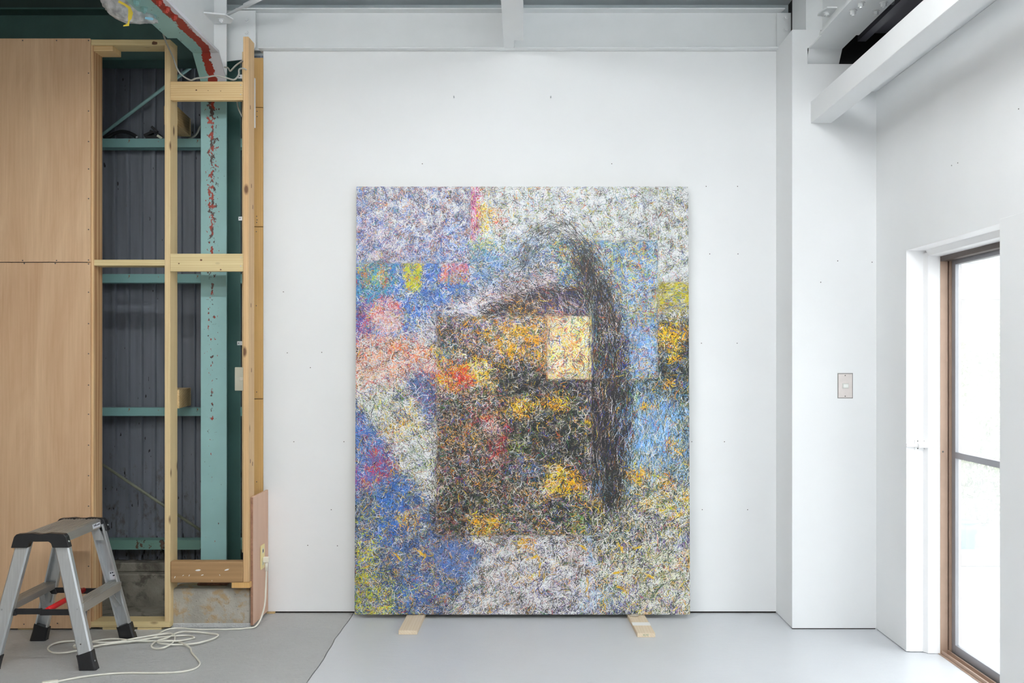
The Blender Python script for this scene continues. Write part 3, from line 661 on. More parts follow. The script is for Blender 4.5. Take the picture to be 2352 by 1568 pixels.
# slide bolt on the jamb
lt = thing('slide_bolt', 'white painted slide bolt on the door jamb', 'bolt', (X(2120, JF), JF, Z(1031, JF)))
jx = lambda p: X(p, JF-.005); jz = lambda p: Z(p, JF-.005)
prism('plate', [(jx(2101), jz(1010)), (jx(2131), jz(1010)), (jx(2141), jz(1016)), (jx(2141), jz(1027)), (jx(2131), jz(1033)), (jx(2101), jz(1033))], 'y', JF-.007, JF-.0005, white_gloss, lt, .0006)
box('housing', jx(2105), jx(2141), JF-.034, JF-.007, jz(1027), jz(1016), white_gloss, lt, .0025)
box('bolt_bar', jx(2079.5), jx(2106), JF-.02, JF-.006, jz(1025.5), jz(1018), white_gloss, lt, .0015)
for px in (2107.5, 2123):
    for py in (1012.5, 1029.5): rod('screw', (jx(px), JF-.0068, jz(py)), (jx(px), JF-.0082, jz(py)), .0028, nail_dark, lt, 8)

# ------------------------------------------------------------------ outside the door
gr = struct(box('ground', 1.99, 30, -12, 30, -.30, -.20, conc_out))
tr_ = box('terrace_slab', 1.99, 3.2, -12, .6, -.2, -.13, conc_out); tag(recenter(tr_), 'pale concrete step slab outside the sliding door', 'slab')
def out(px, py, d): return Vector(((px-CX)*d/F, d-D, H-(py-CY)*d/F))
kb = box('garden_curb', 2.6, 9, out(0, 0, 7.6).y, out(0, 0, 7.6).y+.2, -.2, out(0, 1272, 7.6).z, conc_out, None, .01); tag(recenter(kb), 'low pale concrete curb in front of the garden bush', 'curb')
sl = box('white_slab', 2.75, 4.2, out(0, 0, 6.1).y, out(0, 0, 6.9).y, -.2, out(0, 1341, 6.9).z, paint('bright_white_slab', (250, 250, 250), .6), None, .008); tag(recenter(sl), 'bright white stone slab lying in front of the curb', 'slab')
bk = thing('blue_bucket', 'pale blue plastic bucket behind the curb', 'bucket', out(2215, 1275, 8.2))
def lathe(name, c, prof, m, parent, n=28):
    bm = bmesh.new(); R_ = []
    for r, z in prof: R_.append([bm.verts.new((c[0]+r*math.cos(2*math.pi*i/n), c[1]+r*math.sin(2*math.pi*i/n), c[2]+z)) for i in range(n)])
    for A_, B_ in zip(R_, R_[1:]):
        for i in range(n): bm.faces.new((A_[i], A_[(i+1) % n], B_[(i+1) % n], B_[i]))
    bm.faces.new(R_[0])
    return link_mesh(name, done(bm), m, parent, smooth=True)
bl = paint('blue_plastic', (60, 110, 190), .4); c0 = out(2212, 1275, 8.2)
lathe('body', c0, [(.075, 0), (.09, .15), (.095, .17), (.105, .18), (.11, .27), (.10, .27), (.085, .03)], bl, bk); lathe('rim', c0, [(.108, .262), (.118, .262), (.118, .277), (.100, .277), (.100, .262)], bl, bk)
bd = prism('leaning_board', [(out(2236, 1228, 8.1).x, out(0, 1229, 8.1).z), (out(2330, 1282, 8.1).x, out(0, 1284, 8.1).z), (out(2225, 1275, 8.1).x, out(0, 1284, 8.1).z)], 'y', out(0, 0, 8.4).y, out(0, 0, 8.4).y+.06, paint('grey_violet_board', (110, 106, 116), .6)); tag(recenter(bd), 'grey triangular board leaning beside the blue bucket', 'board')
bs = thing('garden_block', 'small pale concrete block lying near the sliding door', 'block', out(2295, 1505, 5.3))
o5 = out(2278, 1500, 5.3); boxes('layer', [(o5.x, o5.x+.2, o5.y, o5.y+.1, o5.z-.01, o5.z+.02)], conc_out, bs, .004); box('layer', o5.x+.004, o5.x+.2, o5.y+.003, o5.y+.1, o5.z+.021, o5.z+.05, conc_out, bs, .004); box('layer', o5.x, o5.x+.2, o5.y, o5.y+.1, o5.z+.051, o5.z+.075, conc_out, bs, .004)
# bush of leaves
bu = thing('garden_bush', 'large pale green leafy bush behind the curb', 'bush', (out(2260, 0, 9.6).x, out(0, 0, 9.6).y, -.2))
rng = np.random.default_rng(5); N = 9500
cen = np.array([out(2262, 0, 9.6).x, out(0, 0, 9.6).y, .78]); u = rng.normal(size=(N, 3)); u /= np.linalg.norm(u, axis=1)[:, None]; rad = rng.uniform(.55, 1, N)[:, None]
ctr = cen+u*rad*np.array([.85, .5, 1.0]); a1 = rng.normal(size=(N, 3)); a1 /= np.linalg.norm(a1, axis=1)[:, None]; a2 = np.cross(a1, rng.normal(size=(N, 3))); a2 /= np.linalg.norm(a2, axis=1)[:, None]
V = np.stack([ctr-a1*.038, ctr+a2*.013, ctr+a1*.038, ctr-a2*.013], 1).reshape(-1, 3)
me = bpy.data.meshes.new('leaves'); me.from_pydata(V.tolist(), [], (np.arange(N*4).reshape(-1, 4)).tolist()); lv = link_mesh('foliage', me, paint('bush_leaves', (150, 160, 120), .6, .3, 12), bu); lv['kind'] = 'stuff'
for k in range(5): rod('stem', (cen[0]-.1+.05*k, cen[1]+.02*k, -.2), (cen[0]-.5+.25*k, cen[1]+.06*(k-2), 1.0), .014, paint('pale_bark', (150, 146, 130), .8), bu, 6)
# neighbouring house
d0 = 20.; hy = d0-D; ez = out(0, 664, d0).z
hs2 = thing('neighbour_house', 'pale house with tiled roof beyond the garden', 'house', (9.5, hy+2, -.2))
box('facade', 5.5, 14, hy+.6, hy+5, -.2, ez-.1, paint('house_wall', (150, 142, 138), .7), hs2)
box('fascia', 5.2, 14.3, hy+.02, hy+.1, ez-.18, ez-.02, white_gloss, hs2)
rt = paint('grey_roof_tile', (128, 128, 130), .6)
bm = bmesh.new(); nx, ny, pit = 150, 13, .175
G = []
for j in range(ny*2):
    row = j//2; hi = j % 2
    yy = hy-.1+row*.26+(.26 if hi else 0); zz = ez+(row*.26+(.26 if hi else 0))*.45+(0 if hi else .035)
    G.append([bm.verts.new((5.2+i*pit/2.5*.15*2.5/.15*.34, yy, zz+.03*abs(math.sin(i*.34/2*math.pi)))) for i in range(nx)])
for a, b in zip(G, G[1:]):
    for i in range(nx-1): bm.faces.new((a[i], a[i+1], b[i+1], b[i]))
link_mesh('roof_tiles', done(bm), rt, hs2)

# ------------------------------------------------------------------ ceiling lamps (above and behind the view)
lamp_white = paint('lamp_housing', (240, 240, 240), .4)
tube_mat = bpy.data.materials.new('lit_tube'); tube_mat.use_nodes = True; tb_ = tube_mat.node_tree.nodes['Principled BSDF']; tb_.inputs['Emission Color'].default_value = (.985, .995, 1.0, 1); tb_.inputs['Base Color'].default_value = (.9, .9, .9, 1); tb_.inputs['Emission Strength'].default_value = LAMP_W/(math.pi*2*2*math.pi*.014*1.2)
for k, (x, y, pw) in enumerate(LAMPS):
    t = thing('ceiling_lamp', 'white batten ceiling lamp with two tubes, %s' % ('nearest the white beam over the painting', 'nearest the right wall over the door', 'in the middle of the room', 'by the right wall behind the viewer', 'over the left rear of the room')[k], 'ceiling lamp', (x, y, 3.0), 0, 'ceiling lamps')
    box('housing', x-.62, x+.62, y-.07, y+.07, 3.06, 3.149, lamp_white, t, .004)
    for s in (-.035, .035): rod('tube', (x-.6, y+s, 3.04), (x+.6, y+s, 3.04), .014, tube_mat, t)
# ------------------------------------------------------------------ the big abstract painting
PW, PH, PT = 1.689, 2.164, .042
lean = math.atan(.060/PH)
pa = thing('painting', 'tall abstract painting of tangled multicoloured lines leaning on the white wall', 'painting', ((816+1583.5-2*CX)/2*5.28/F, -.122, .0225))
pa.rotation_euler = (-lean, 0, 0)
MM = PW/769.0
rng = np.random.default_rng(11)
PAL = {  # name: ([(r,g,b,weight)...], length px, width px, direction deg or None, spread deg, curl)
 'skyl': ([(242,243,246,36),(176,180,200,14),(110,140,196,16),(60,80,160,9),(104,76,76,13),(216,178,170,10),(60,58,70,8),(210,150,96,4),(90,150,160,4)], 17, 1.9, None, 0, 1.0),
 'skylw': ([(244,247,250,50),(170,190,220,20),(110,140,196,12),(150,110,110,8),(70,70,90,8),(220,170,150,6)], 17, 1.9, None, 0, 1.0),
 'skylb': ([(120,156,210,34),(200,210,228,18),(70,92,178,16),(60,66,110,10),(196,160,170,10),(200,170,90,5),(110,80,90,7)], 16, 1.9, None, 0, 1.0),
 'skylp': ([(214,200,206,34),(226,224,232,18),(150,150,190,14),(190,140,150,10),(80,80,120,10),(110,140,196,12)], 17, 1.9, None, 0, 1.0),
 'skyr': ([(246,249,250,60),(206,220,228,18),(130,140,138,7),(70,70,74,6),(206,200,110,5),(150,170,110,4),(196,140,110,3),(110,120,170,3)], 16, 1.8, None, 0, 1.0),
 'skyr2': ([(242,246,246,50),(190,204,208,14),(120,124,116,12),(66,64,66,9),(200,190,110,8),(120,150,120,6),(160,110,100,4),(80,90,160,4)], 17, 1.8, None, 0, 1.0),
 'mag': ([(178,80,130,28),(206,96,116,18),(214,150,190,14),(120,60,130,12),(238,230,236,22),(216,120,70,8)], 16, 2.0, 90, 40, .6),
 'yel': ([(244,206,36,48),(232,226,140,18),(226,150,50,12),(238,238,228,14),(120,110,60,8)], 15, 2.2, 80, 60, .8),
 'ored': ([(222,110,84,36),(232,170,150,18),(236,224,216,24),(226,180,70,12),(110,80,80,10)], 15, 2.0, 90, 50, .8),
 'gyel': ([(196,206,70,30),(120,176,90,24),(226,206,90,16),(60,140,160,14),(60,80,100,10),(226,230,220,6)], 14, 2.0, None, 0, 1),
 'teal': ([(70,150,186,40),(120,180,206,18),(60,110,170,16),(110,180,130,10),(200,216,220,8),(40,60,90,8)], 13, 2.0, None, 0, 1),
 'greyblue': ([(150,176,206,26),(206,220,230,22),(90,116,160,16),(60,66,84,14),(190,180,190,10),(200,190,110,6),(110,150,150,6)], 18, 1.9, None, 0, 1),
 'blue': ([(70,110,190,28),(96,140,206,22),(50,70,150,14),(150,180,220,12),(226,232,240,12),(36,40,70,9),(196,180,90,4),(110,170,190,5)], 12, 2.0, None, 0, 1),
 'blue2': ([(84,126,190,30),(130,164,210,24),(56,80,140,14),(196,210,228,14),(44,50,76,8),(110,150,170,6),(190,180,120,4)], 13, 2.0, None, 0, 1),
 'ygr': ([(206,210,60,44),(234,206,40,20),(130,180,90,14),(226,150,50,8),(96,130,180,8)], 12, 2.1, 85, 50, .8),
 'org': ([(222,140,56,36),(206,200,70,18),(196,96,60,16),(110,160,130,14),(80,130,180,10)], 12, 2.1, 90, 40, .8),
 'pink': ([(214,140,160,34),(222,120,96,20),(226,196,210,18),(226,170,80,10),(110,110,180,12)], 12, 2.0, 90, 50, .8),
 'headr': ([(206,100,110,24),(222,130,100,18),(236,216,222,28),(160,90,140,12),(226,180,90,8),(80,110,180,8)], 13, 2.0, None, 0, 1),
 'headw': ([(232,222,230,46),(222,180,190,22),(214,150,130,10),(226,206,160,8),(150,150,190,10)], 13, 2.0, None, 0, 1),
 'purp': ([(130,80,140,26),(80,90,170,24),(180,84,110,20),(110,150,190,12),(206,180,190,10),(206,140,80,8)], 13, 2.0, None, 0, 1),
 'lil': ([(236,234,238,42),(208,196,202,16),(50,48,56,18),(120,116,140,12),(190,150,150,8),(150,170,200,6)], 22, 1.8, -22, 38, .5),
 'lilp': ([(206,186,186,34),(226,220,226,16),(96,84,84,18),(56,52,56,14),(180,140,120,10),(120,130,170,8)], 20, 1.8, -20, 45, .6),
 'dark': ([(46,44,46,44),(84,70,60,14),(190,120,50,9),(70,74,130,12),(170,150,140,10),(120,70,90,6),(206,196,190,5)], 22, 1.9, -35, 35, .5),
 'darkb': ([(46,48,62,36),(60,70,150,22),(110,80,120,12),(190,130,60,8),(170,160,180,12),(206,196,200,10)], 20, 1.9, -60, 30, .4),
 'mult': ([(240,168,44,14),(40,44,52,28),(104,114,160,14),(226,204,176,12),(100,130,80,11),(232,228,226,10),(180,110,140,5),(70,100,170,4)], 15, 2.0, None, 0, 1.1),
 'multd': ([(38,42,50,42),(84,92,130,13),(84,108,74,12),(206,180,160,11),(220,150,50,8),(222,216,216,8),(150,100,140,6)], 15, 2.0, None, 0, 1.2),
 'tealdk': ([(60,110,140,32),(50,70,96,22),(90,150,170,16),(190,196,110,10),(46,50,60,12),(200,180,170,8)], 14, 2.0, None, 0, 1.1),
 'orange': ([(254,188,26,54),(248,158,40,12),(254,218,70,18),(130,90,50,8),(60,56,50,10)], 12, 2.6, None, 0, 1.2),
 'orange2': ([(244,172,44,28),(232,190,120,12),(44,46,50,26),(190,140,90,10),(110,130,90,8),(226,214,200,12)], 14, 2.2, None, 0, 1.1),
 'red': ([(222,70,52,44),(232,110,60,18),(206,60,90,14),(230,170,60,10),(90,70,90,8),(226,190,190,6)], 13, 2.1, None, 0, 1),
 'redy': ([(230,170,50,32),(226,110,60,24),(230,206,70,18),(206,80,70,10),(226,190,170,8),(80,80,80,8)], 13, 2.1, None, 0, 1),
 'dgreen': ([(34,38,42,52),(60,82,54,15),(96,110,70,7),(216,206,166,10),(226,222,206,6),(60,70,120,6),(200,140,60,2),(96,76,116,3)], 15, 2.0, None, 0, 1.3),
 'black': ([(40,40,42,58),(70,70,70,14),(90,96,84,8),(170,160,140,8),(206,196,180,6),(80,80,120,6)], 16, 2.0, None, 0, 1.2),
 'peach': ([(244,220,190,16),(36,38,42,38),(216,140,66,8),(84,110,66,14),(236,234,232,9),(60,120,130,5),(104,84,140,7),(180,70,90,5)], 14, 2.0, None, 0, 1.3),
 'pinkw': ([(230,206,200,44),(214,160,150,22),(206,120,110,12),(110,90,90,12),(232,228,220,10)], 14, 2.0, None, 0, 1),
 'redd': ([(180,52,60,36),(206,100,90,18),(70,60,70,18),(150,70,100,12),(206,170,150,10),(90,110,80,6)], 15, 2.0, 80, 40, 1),
 'green': ([(110,150,76,28),(60,76,60,24),(190,200,90,14),(46,50,50,16),(200,196,180,10),(80,130,160,8)], 14, 2.0, None, 0, 1.2),
 'bluem': ([(90,130,190,24),(60,70,100,16),(200,150,120,14),(190,200,220,14),(110,100,150,12),(70,140,150,10),(206,170,80,10)], 13, 2.0, None, 0, 1.2),
 'cream': ([(240,228,176,26),(244,212,96,16),(230,150,90,12),(240,240,234,16),(70,90,110,10),(170,90,80,6),(130,160,110,6),(90,80,120,5)], 26, 2.3, None, 0, .5),
 'creamp': ([(230,170,150,24),(240,226,196,20),(240,190,90,14),(206,110,100,10),(240,236,232,16),(80,80,110,8),(120,150,130,6)], 28, 2.2, -30, 60, .5),
 'rect': ([(130,170,206,20),(206,220,226,18),(80,120,190,12),(190,200,110,13),(226,190,90,7),(90,150,140,10),(60,70,84,12),(180,120,110,4),(60,80,170,4)], 19, 2.1, None, 0, .8),
 'rectd': ([(52,60,64,28),(90,140,130,14),(80,110,170,14),(190,196,110,12),(200,210,214,12),(150,90,100,6),(210,150,70,7)], 17, 2.1, -10, 60, .8),
 'rectb': ([(130,176,228,42),(180,206,236,20),(90,120,190,10),(226,232,240,10),(196,150,130,8),(90,90,120,6)], 14, 1.9, None, 0, 1),
 'recto': ([(220,160,90,22),(170,190,210,20),(226,226,220,16),(110,140,190,14),(190,196,110,10),(110,90,90,10)], 17, 2.0, None, 0, .9),
 'olive': ([(206,196,50,44),(226,206,80,16),(160,150,70,14),(110,110,100,10),(120,150,190,8),(226,220,190,8)], 14, 1.9, 0, 35, .8),
 'olived': ([(120,110,90,24),(190,180,70,26),(90,100,110,18),(140,160,190,14),(206,196,160,10)], 14, 1.9, 0, 40, .8),
 'fieldb': ([(120,168,214,22),(60,72,70,28),(96,116,84,16),(206,214,196,12),(160,190,214,10),(206,190,90,6),(80,90,120,6)], 17, 1.9, 90, 45, .7),
 'sky_st': ([(130,176,226,44),(170,200,234,18),(70,84,96,14),(206,214,220,12),(96,120,100,10)], 20, 1.8, 90, 25, .4),
 'fieldd': ([(38,44,48,42),(80,100,70,20),(110,150,190,12),(200,196,160,12),(170,140,80,6),(90,90,120,8)], 16, 2.0, 80, 50, .8),
 'fieldc': ([(252,248,222,30),(42,54,48,26),(100,124,80,16),(206,190,90,10),(130,160,190,10),(150,130,110,6),(110,100,150,6)], 19, 1.9, 80, 55, .9),
 'bot': ([(254,250,230,42),(40,58,48,22),(110,134,84,14),(240,206,80,8),(190,200,216,8),(120,96,160,8),(226,190,160,8)], 24, 1.9, 75, 50, 1.2),
 'botc': ([(254,251,236,52),(250,234,180,14),(80,92,76,12),(130,100,170,8),(150,170,110,8),(232,190,110,6)], 24, 1.8, 75, 50, 1.2),
 'violet': ([(90,80,150,26),(70,100,150,20),(60,76,70,18),(200,206,226,16),(130,100,170,12),(120,140,90,8)], 17, 1.9, 75, 50, 1.1),
 'coat': ([(222,104,80,15),(240,216,204,24),(226,150,80,13),(150,150,170,10),(244,240,238,26),(190,70,70,8),(84,84,84,10)], 17, 1.9, None, 0, .9),
 'coatw': ([(238,226,220,40),(222,150,120,14),(226,190,110,10),(190,110,100,10),(120,110,110,10),(236,232,234,16)], 18, 1.8, None, 0, .9),
 'slate': ([(84,110,160,36),(110,134,180,20),(50,60,80,14),(160,80,110,12),(120,150,170,8),(190,190,180,6)], 15, 2.0, None, 0, .9),
 'whitetn': ([(246,247,247,44),(42,48,50,20),(110,124,110,10),(220,200,110,10),(180,190,200,12),(150,190,110,5),(80,90,150,5)], 24, 1.8, -55, 50, .8),
 'whiteg': ([(248,248,250,54),(196,200,206,16),(70,70,76,10),(180,200,120,8),(110,120,110,8)], 24, 1.8, -55, 50, .8),
 'ybit': ([(238,196,70,36),(226,226,214,20),(70,72,70,16),(190,130,80,12),(170,180,120,10)], 16, 2.1, None, 0, 1),
 'coatb': ([(90,130,190,46),(70,100,160,18),(130,160,206,14),(170,80,110,6),(190,170,110,6),(44,56,80,8)], 16, 2.0, -60, 40, .6),
 'coatr': ([(96,120,180,30),(190,70,90,28),(130,90,150,14),(70,90,140,12),(200,150,120,8)], 15, 2.0, 60, 50, .8),
 'cobalt': ([(70,120,200,40),(96,140,206,20),(60,84,140,14),(110,130,150,8),(200,180,90,6),(48,56,70,10)], 15, 2.0, None, 0, .9),
 'bluedk': ([(80,110,166,30),(50,60,84,22),(110,140,180,14),(200,160,90,9),(130,150,120,9),(190,196,206,8),(90,80,110,6)], 15, 2.0, None, 0, 1),
 'slate2': ([(96,124,178,46),(110,130,170,20),(70,84,120,12),(170,140,150,6),(200,170,110,5),(70,74,80,8)], 14, 2.0, None, 0, .9),
 'lime': ([(206,216,96,24),(60,72,80,24),(110,140,84,14),(226,228,220,14),(90,120,170,10),(230,200,70,10)], 16, 2.0, None, 0, 1.2),
 'limey': ([(222,206,40,36),(190,210,80,22),(60,72,80,14),(226,226,210,12),(90,120,170,8),(226,160,60,6)], 15, 2.1, None, 0, 1.2),
 'mixb': ([(84,116,170,28),(180,196,110,12),(50,60,70,18),(206,180,110,10),(140,160,190,12),(216,216,220,10),(190,130,90,6)], 15, 1.9, None, 0, 1.1),
 'lilw': ([(248,248,250,50),(226,208,204,10),(46,46,54,22),(120,116,130,10),(150,150,190,8),(110,120,90,5),(220,170,80,3)], 24, 1.8, 70, 60, .8),
 'lilpk': ([(226,212,206,32),(236,236,240,24),(80,74,80,16),(170,150,140,12),(110,120,90,8),(220,170,90,6)], 22, 1.8, 75, 50, .8),
 'lblue': ([(176,206,234,48),(214,226,240,18),(110,140,170,12),(70,84,96,10),(226,190,110,6)], 16, 1.9, 80, 50, .8),
}
E = lambda cx, cy, rx, ry: ('e', cx, cy, rx, ry)
Rr = lambda a, b, c, d: ('p', [(a, b), (c, b), (c, d), (a, d)])
Pg = lambda *p: ('p', list(p))
REG = [  # painted in order, later ones on top: (shape, palette, edge softness px, density)
 (Rr(800,420,1600,1420), 'multd', 0, 1), (Rr(815,428,1081,606), 'skyl', 1, 1), (Rr(1000,428,1081,472), 'skylw', 14, .9), (Rr(815,428,848,606), 'skylb', 8, .8), (E(880,585,70,35), 'skylp', 15, .7), (E(975,585,60,30), 'skylb', 15, .8), (E(1050,560,35,40), 'skylb', 12, .8), (E(900,470,60,30), 'skylw', 18, .7), (E(860,530,40,30), 'skylp', 16, .7),
 (Rr(1081,428,1590,740), 'skyr', 0, 1), (Rr(1480,428,1590,600), 'skyr2', 35, .9), (Rr(1081,428,1200,470), 'skyr2', 20, .8), (Rr(1081,428,1106,556), 'mag', 3, .85), (E(1116,500,17,34), 'yel', 7, .9), (E(1148,505,14,26), 'ored', 7, .7), (E(1180,480,30,40), 'skyr', 10, .6),
 (Pg((1081,545),(1130,560),(1260,540),(1290,620),(1190,680),(1081,720)), 'greyblue', 14, 1), (E(1105,562,25,16), 'gyel', 8, .8), (E(1108,592,28,16), 'teal', 8, .8), (Rr(1085,600,1180,650), 'blue2', 16, .8),
 (Rr(815,606,1081,800), 'blue', 1, 1), (Pg((815,606),(905,606),(905,660),(870,700),(815,715)), 'teal', 6, .85), (Rr(830,606,845,650), 'org', 4, .8), (Rr(815,606,830,625), 'gyel', 4, .7), (Rr(872,606,885,660), 'org', 4, .85), (Rr(845,625,872,660), 'gyel', 7, .6), (Pg((923,606),(969,606),(966,668),(934,672)), 'ygr', 3, .95), (Rr(1013,606,1031,646), 'pink', 3, .9), (Rr(1035,606,1076,648), 'pink', 3, .9), (Rr(1005,638,1075,650), 'org', 4, .7),
 (Pg((1000,680),(1110,650),(1120,690),(1000,760),(960,790),(930,760)), 'blue2', 14, .8),
 (Rr(815,690,852,790), 'purp', 5, .9), (E(886,722,38,40), 'headr', 4, .95), (E(890,748,33,34), 'headw', 7, .9),
 (Pg((955,800),(935,780),(975,735),(1040,700),(1150,650),(1230,615),(1345,630),(1345,668),(1240,672),(1160,700),(1100,728),(1004,735),(1004,810)), 'lil', 7, .95), (Pg((1160,650),(1230,615),(1345,630),(1345,660),(1230,668),(1150,690)), 'lilp', 7, .85), (Pg((1130,600),(1260,570),(1290,640),(1200,650),(1170,620)), 'greyblue', 14, .6), (Pg((1180,618),(1240,590),(1300,610),(1240,630)), 'black', 8, .5),
 (Rr(1282,553,1513,874), 'rect', 1, 1), (Pg((1255,553),(1370,553),(1380,610),(1330,640),(1270,600)), 'rectd', 5, .85), (E(1480,700,30,40), 'recto', 14, .7), (E(1450,650,40,30), 'rectb', 16, .5), (Pg((1432,748),(1513,745),(1513,874),(1445,874)), 'rectb', 7, .9), (E(1490,850,25,24), 'recto', 9, .7), (E(1400,690,30,30), 'recto', 14, .6),
 (Pg((1096,730),(1150,692),(1225,665),(1345,652),(1350,730)), 'dark', 4, .95), (Pg((1230,690),(1345,665),(1345,728),(1270,728)), 'darkb', 8, .7), (E(1215,706,70,12), 'orange2', 8, .5),
 (Rr(1513,650,1590,710), 'olive', 2, 1), (Rr(1513,662,1590,678), 'olived', 5, .8), (Rr(1513,694,1590,742), 'olived', 6, .8), (Rr(1513,690,1590,700), 'olive', 4, .7),
 (Rr(1513,738,1590,874), 'fieldd', 5, 1), (E(1552,768,38,22), 'orange', 8, .8), (E(1548,800,26,10), 'orange', 6, .7), (E(1550,825,18,10), 'orange', 5, .8), (E(1530,776,16,12), 'orange', 5, .8),
 # lower right field
 (Rr(1425,874,1590,1200), 'fieldb', 4, 1), (Pg((1425,874),(1590,874),(1590,930),(1470,900)), 'fieldd', 10, .8), (Pg((1450,925),(1580,930),(1560,1060),(1480,1080),(1440,1060)), 'sky_st', 14, .75), (Rr(1560,880,1590,1010), 'fieldd', 14, .7), (Rr(1430,1080,1590,1260), 'fieldc', 20, .9),
 (Rr(1362,1160,1590,1420), 'bot', 10, 1), (Rr(1370,1180,1510,1260), 'fieldd', 24, .8), (Rr(1500,1270,1590,1420), 'botc', 26, .8), (E(1430,1390,40,20), 'violet', 10, .85), (E(1570,1240,20,18), 'violet', 10, .7), (E(1530,1200,40,24), 'fieldd', 14, .6),
 # left coats
 (Pg((815,785),(850,772),(940,775),(1004,800),(1004,880),(940,880),(880,905),(815,960)), 'coat', 6, 1), (Pg((815,830),(880,820),(900,880),(850,900),(815,930)), 'coatw', 12, .9), (E(965,840,26,28), 'coat', 10, .8), (E(935,850,25,25), 'coatw', 10, .6),
 (Pg((815,900),(870,885),(940,885),(1004,960),(1004,1175),(960,1130),(900,1060),(815,935)), 'whitetn', 8, 1), (Pg((925,870),(960,850),(1004,870),(1004,975),(980,975),(950,920)), 'slate', 6, .95), (E(940,975,40,24), 'ybit', 12, .75), (E(905,985,20,14), 'ybit', 8, .6), (Pg((925,1010),(1004,1000),(1004,1170),(950,1110)), 'whiteg', 9, .9), (E(985,1075,20,14), 'lime', 8, .5), (E(895,1015,28,12), 'coat', 8, .7),
 (Pg((815,925),(835,950),(885,1020),(905,1060),(930,1120),(815,1160)), 'coatb', 4, 1), (Pg((850,1020),(890,1030),(905,1070),(890,1120),(835,1125)), 'coatr', 9, .85), (E(832,1040,12,24), 'mixb', 8, .7), (E(880,1090,24,14), 'coatr', 8, .8), (Rr(815,1075,850,1140), 'purp', 9, .7), (Rr(900,1060,912,1150), 'org', 3, .5),
 (Pg((815,1140),(900,1100),(930,1080),(1004,1165),(1004,1232),(1075,1232),(1112,1272),(1080,1335),(1030,1390),(1000,1420),(815,1420)), 'bluedk', 6, 1), (Pg((868,1150),(905,1095),(935,1110),(930,1180),(890,1240),(860,1240)), 'cobalt', 9, .85), (Pg((985,1232),(1078,1232),(1112,1272),(1075,1340),(1010,1350)), 'slate2', 6, .9), (Pg((930,1280),(1000,1270),(1040,1340),(1000,1411),(930,1411)), 'slate2', 18, .7), (E(840,1180,24,30), 'lime', 12, .6), (E(905,1110,10,40), 'cobalt', 5, .5), (Rr(815,1240,860,1420), 'limey', 12, .75), (Rr(850,1330,930,1420), 'lime', 20, .8), (E(872,1400,30,14), 'limey', 8, .8), (E(960,1330,45,40), 'mixb', 16, .7), (E(945,1190,20,16), 'ybit', 6, .6), (Rr(930,1310,955,1411), 'cobalt', 10, .7),
 # bottom middle
 (Pg((1075,1231),(1362,1231),(1372,1300),(1385,1420),(1008,1420),(1045,1380),(1085,1335),(1112,1272)), 'lilw', 3, 1), (E(1170,1340,60,50), 'lilpk', 20, .7), (E(1320,1270,40,35), 'lilpk', 14, .7), (Pg((1343,1231),(1356,1231),(1366,1300),(1352,1300)), 'lblue', 3, .85), (E(1370,1375,34,28), 'lblue', 12, .7), (Pg((1080,1300),(1115,1265),(1100,1330),(1050,1390)), 'lblue', 8, .6), (Rr(1190,1380,1350,1420), 'violet', 20, .35), (E(1230,1300,30,20), 'dgreen', 12, .35), (E(1060,1400,30,14), 'mixb', 8, .6),
 # inset rectangle
 (Rr(1004,728,1360,1230), 'mult', 1, 1), (Rr(1004,728,1060,800), 'multd', 10, .8), (Pg((1004,775),(1080,780),(1120,820),(1050,840),(1004,830)), 'multd', 10, .8), (E(1024,812,22,20), 'tealdk', 5, .9), (E(1000,812,8,16), 'yel', 4, .85), (E(1058,812,10,8), 'yel', 4, .8), (E(1016,830,12,8), 'yel', 5, .7),
 (Rr(1130,750,1260,835), 'orange2', 14, .9), (E(1200,765,50,8), 'orange', 6, .6), (E(1185,815,30,8), 'orange', 6, .7), (E(1235,822,22,10), 'orange', 5, .75), (E(1150,845,16,10), 'orange', 6, .6), (Rr(1120,835,1258,912), 'dgreen', 9, .95), (Rr(1160,870,1360,912), 'black', 6, .85),
 (E(1035,870,34,26), 'redy', 9, .9), (E(1064,868,26,24), 'red', 6, .9), (E(1108,865,20,30), 'yel', 8, .8), (E(1092,842,20,12), 'yel', 6, .7), (E(1130,895,14,10), 'yel', 6, .6), (E(1055,905,26,14), 'redd', 9, .6),
 (Rr(1004,900,1190,1230), 'peach', 9, .95), (Rr(1170,905,1362,1110), 'dgreen', 14, .95), (E(1180,990,30,60), 'black', 12, .8), (E(1290,1040,70,50), 'black', 18, .6), (E(1130,985,26,13), 'pinkw', 6, .9), (E(1150,945,34,14), 'orange2', 10, .6), (E(1115,955,30,14), 'redd', 9, .5), (E(1158,1005,14,22), 'redd', 6, .7), (E(1140,1045,16,34), 'redd', 6, .75), (E(1190,1030,26,18), 'green', 8, .7), (E(1205,1075,34,22), 'bluem', 9, .85), (E(1060,1010,36,24), 'orange2', 14, .5), (Rr(1020,1050,1180,1120), 'multd', 18, .7), (E(1110,1110,40,20), 'orange2', 12, .5), (Rr(1010,1120,1150,1180), 'dgreen', 14, .8), (E(1200,1130,50,30), 'peach', 14, .8), (Rr(1230,1130,1362,1230), 'dgreen', 18, .85), (E(1330,1200,30,26), 'green', 9, .6), (Rr(1010,1180,1080,1229), 'multd', 9, .8), (E(1150,1190,40,26), 'green', 12, .4),
 (E(1205,935,36,14), 'orange', 6, .8), (E(1190,950,20,9), 'orange', 5, .7), (E(1280,930,26,15), 'orange', 5, .8), (E(1352,975,9,8), 'orange', 3, .8),
 (Rr(1258,728,1360,873), 'cream', 1, 1), (Pg((1258,728),(1320,728),(1290,790),(1258,810)), 'creamp', 8, .8), (E(1270,855,14,14), 'creamp', 6, .7),
 # hair column
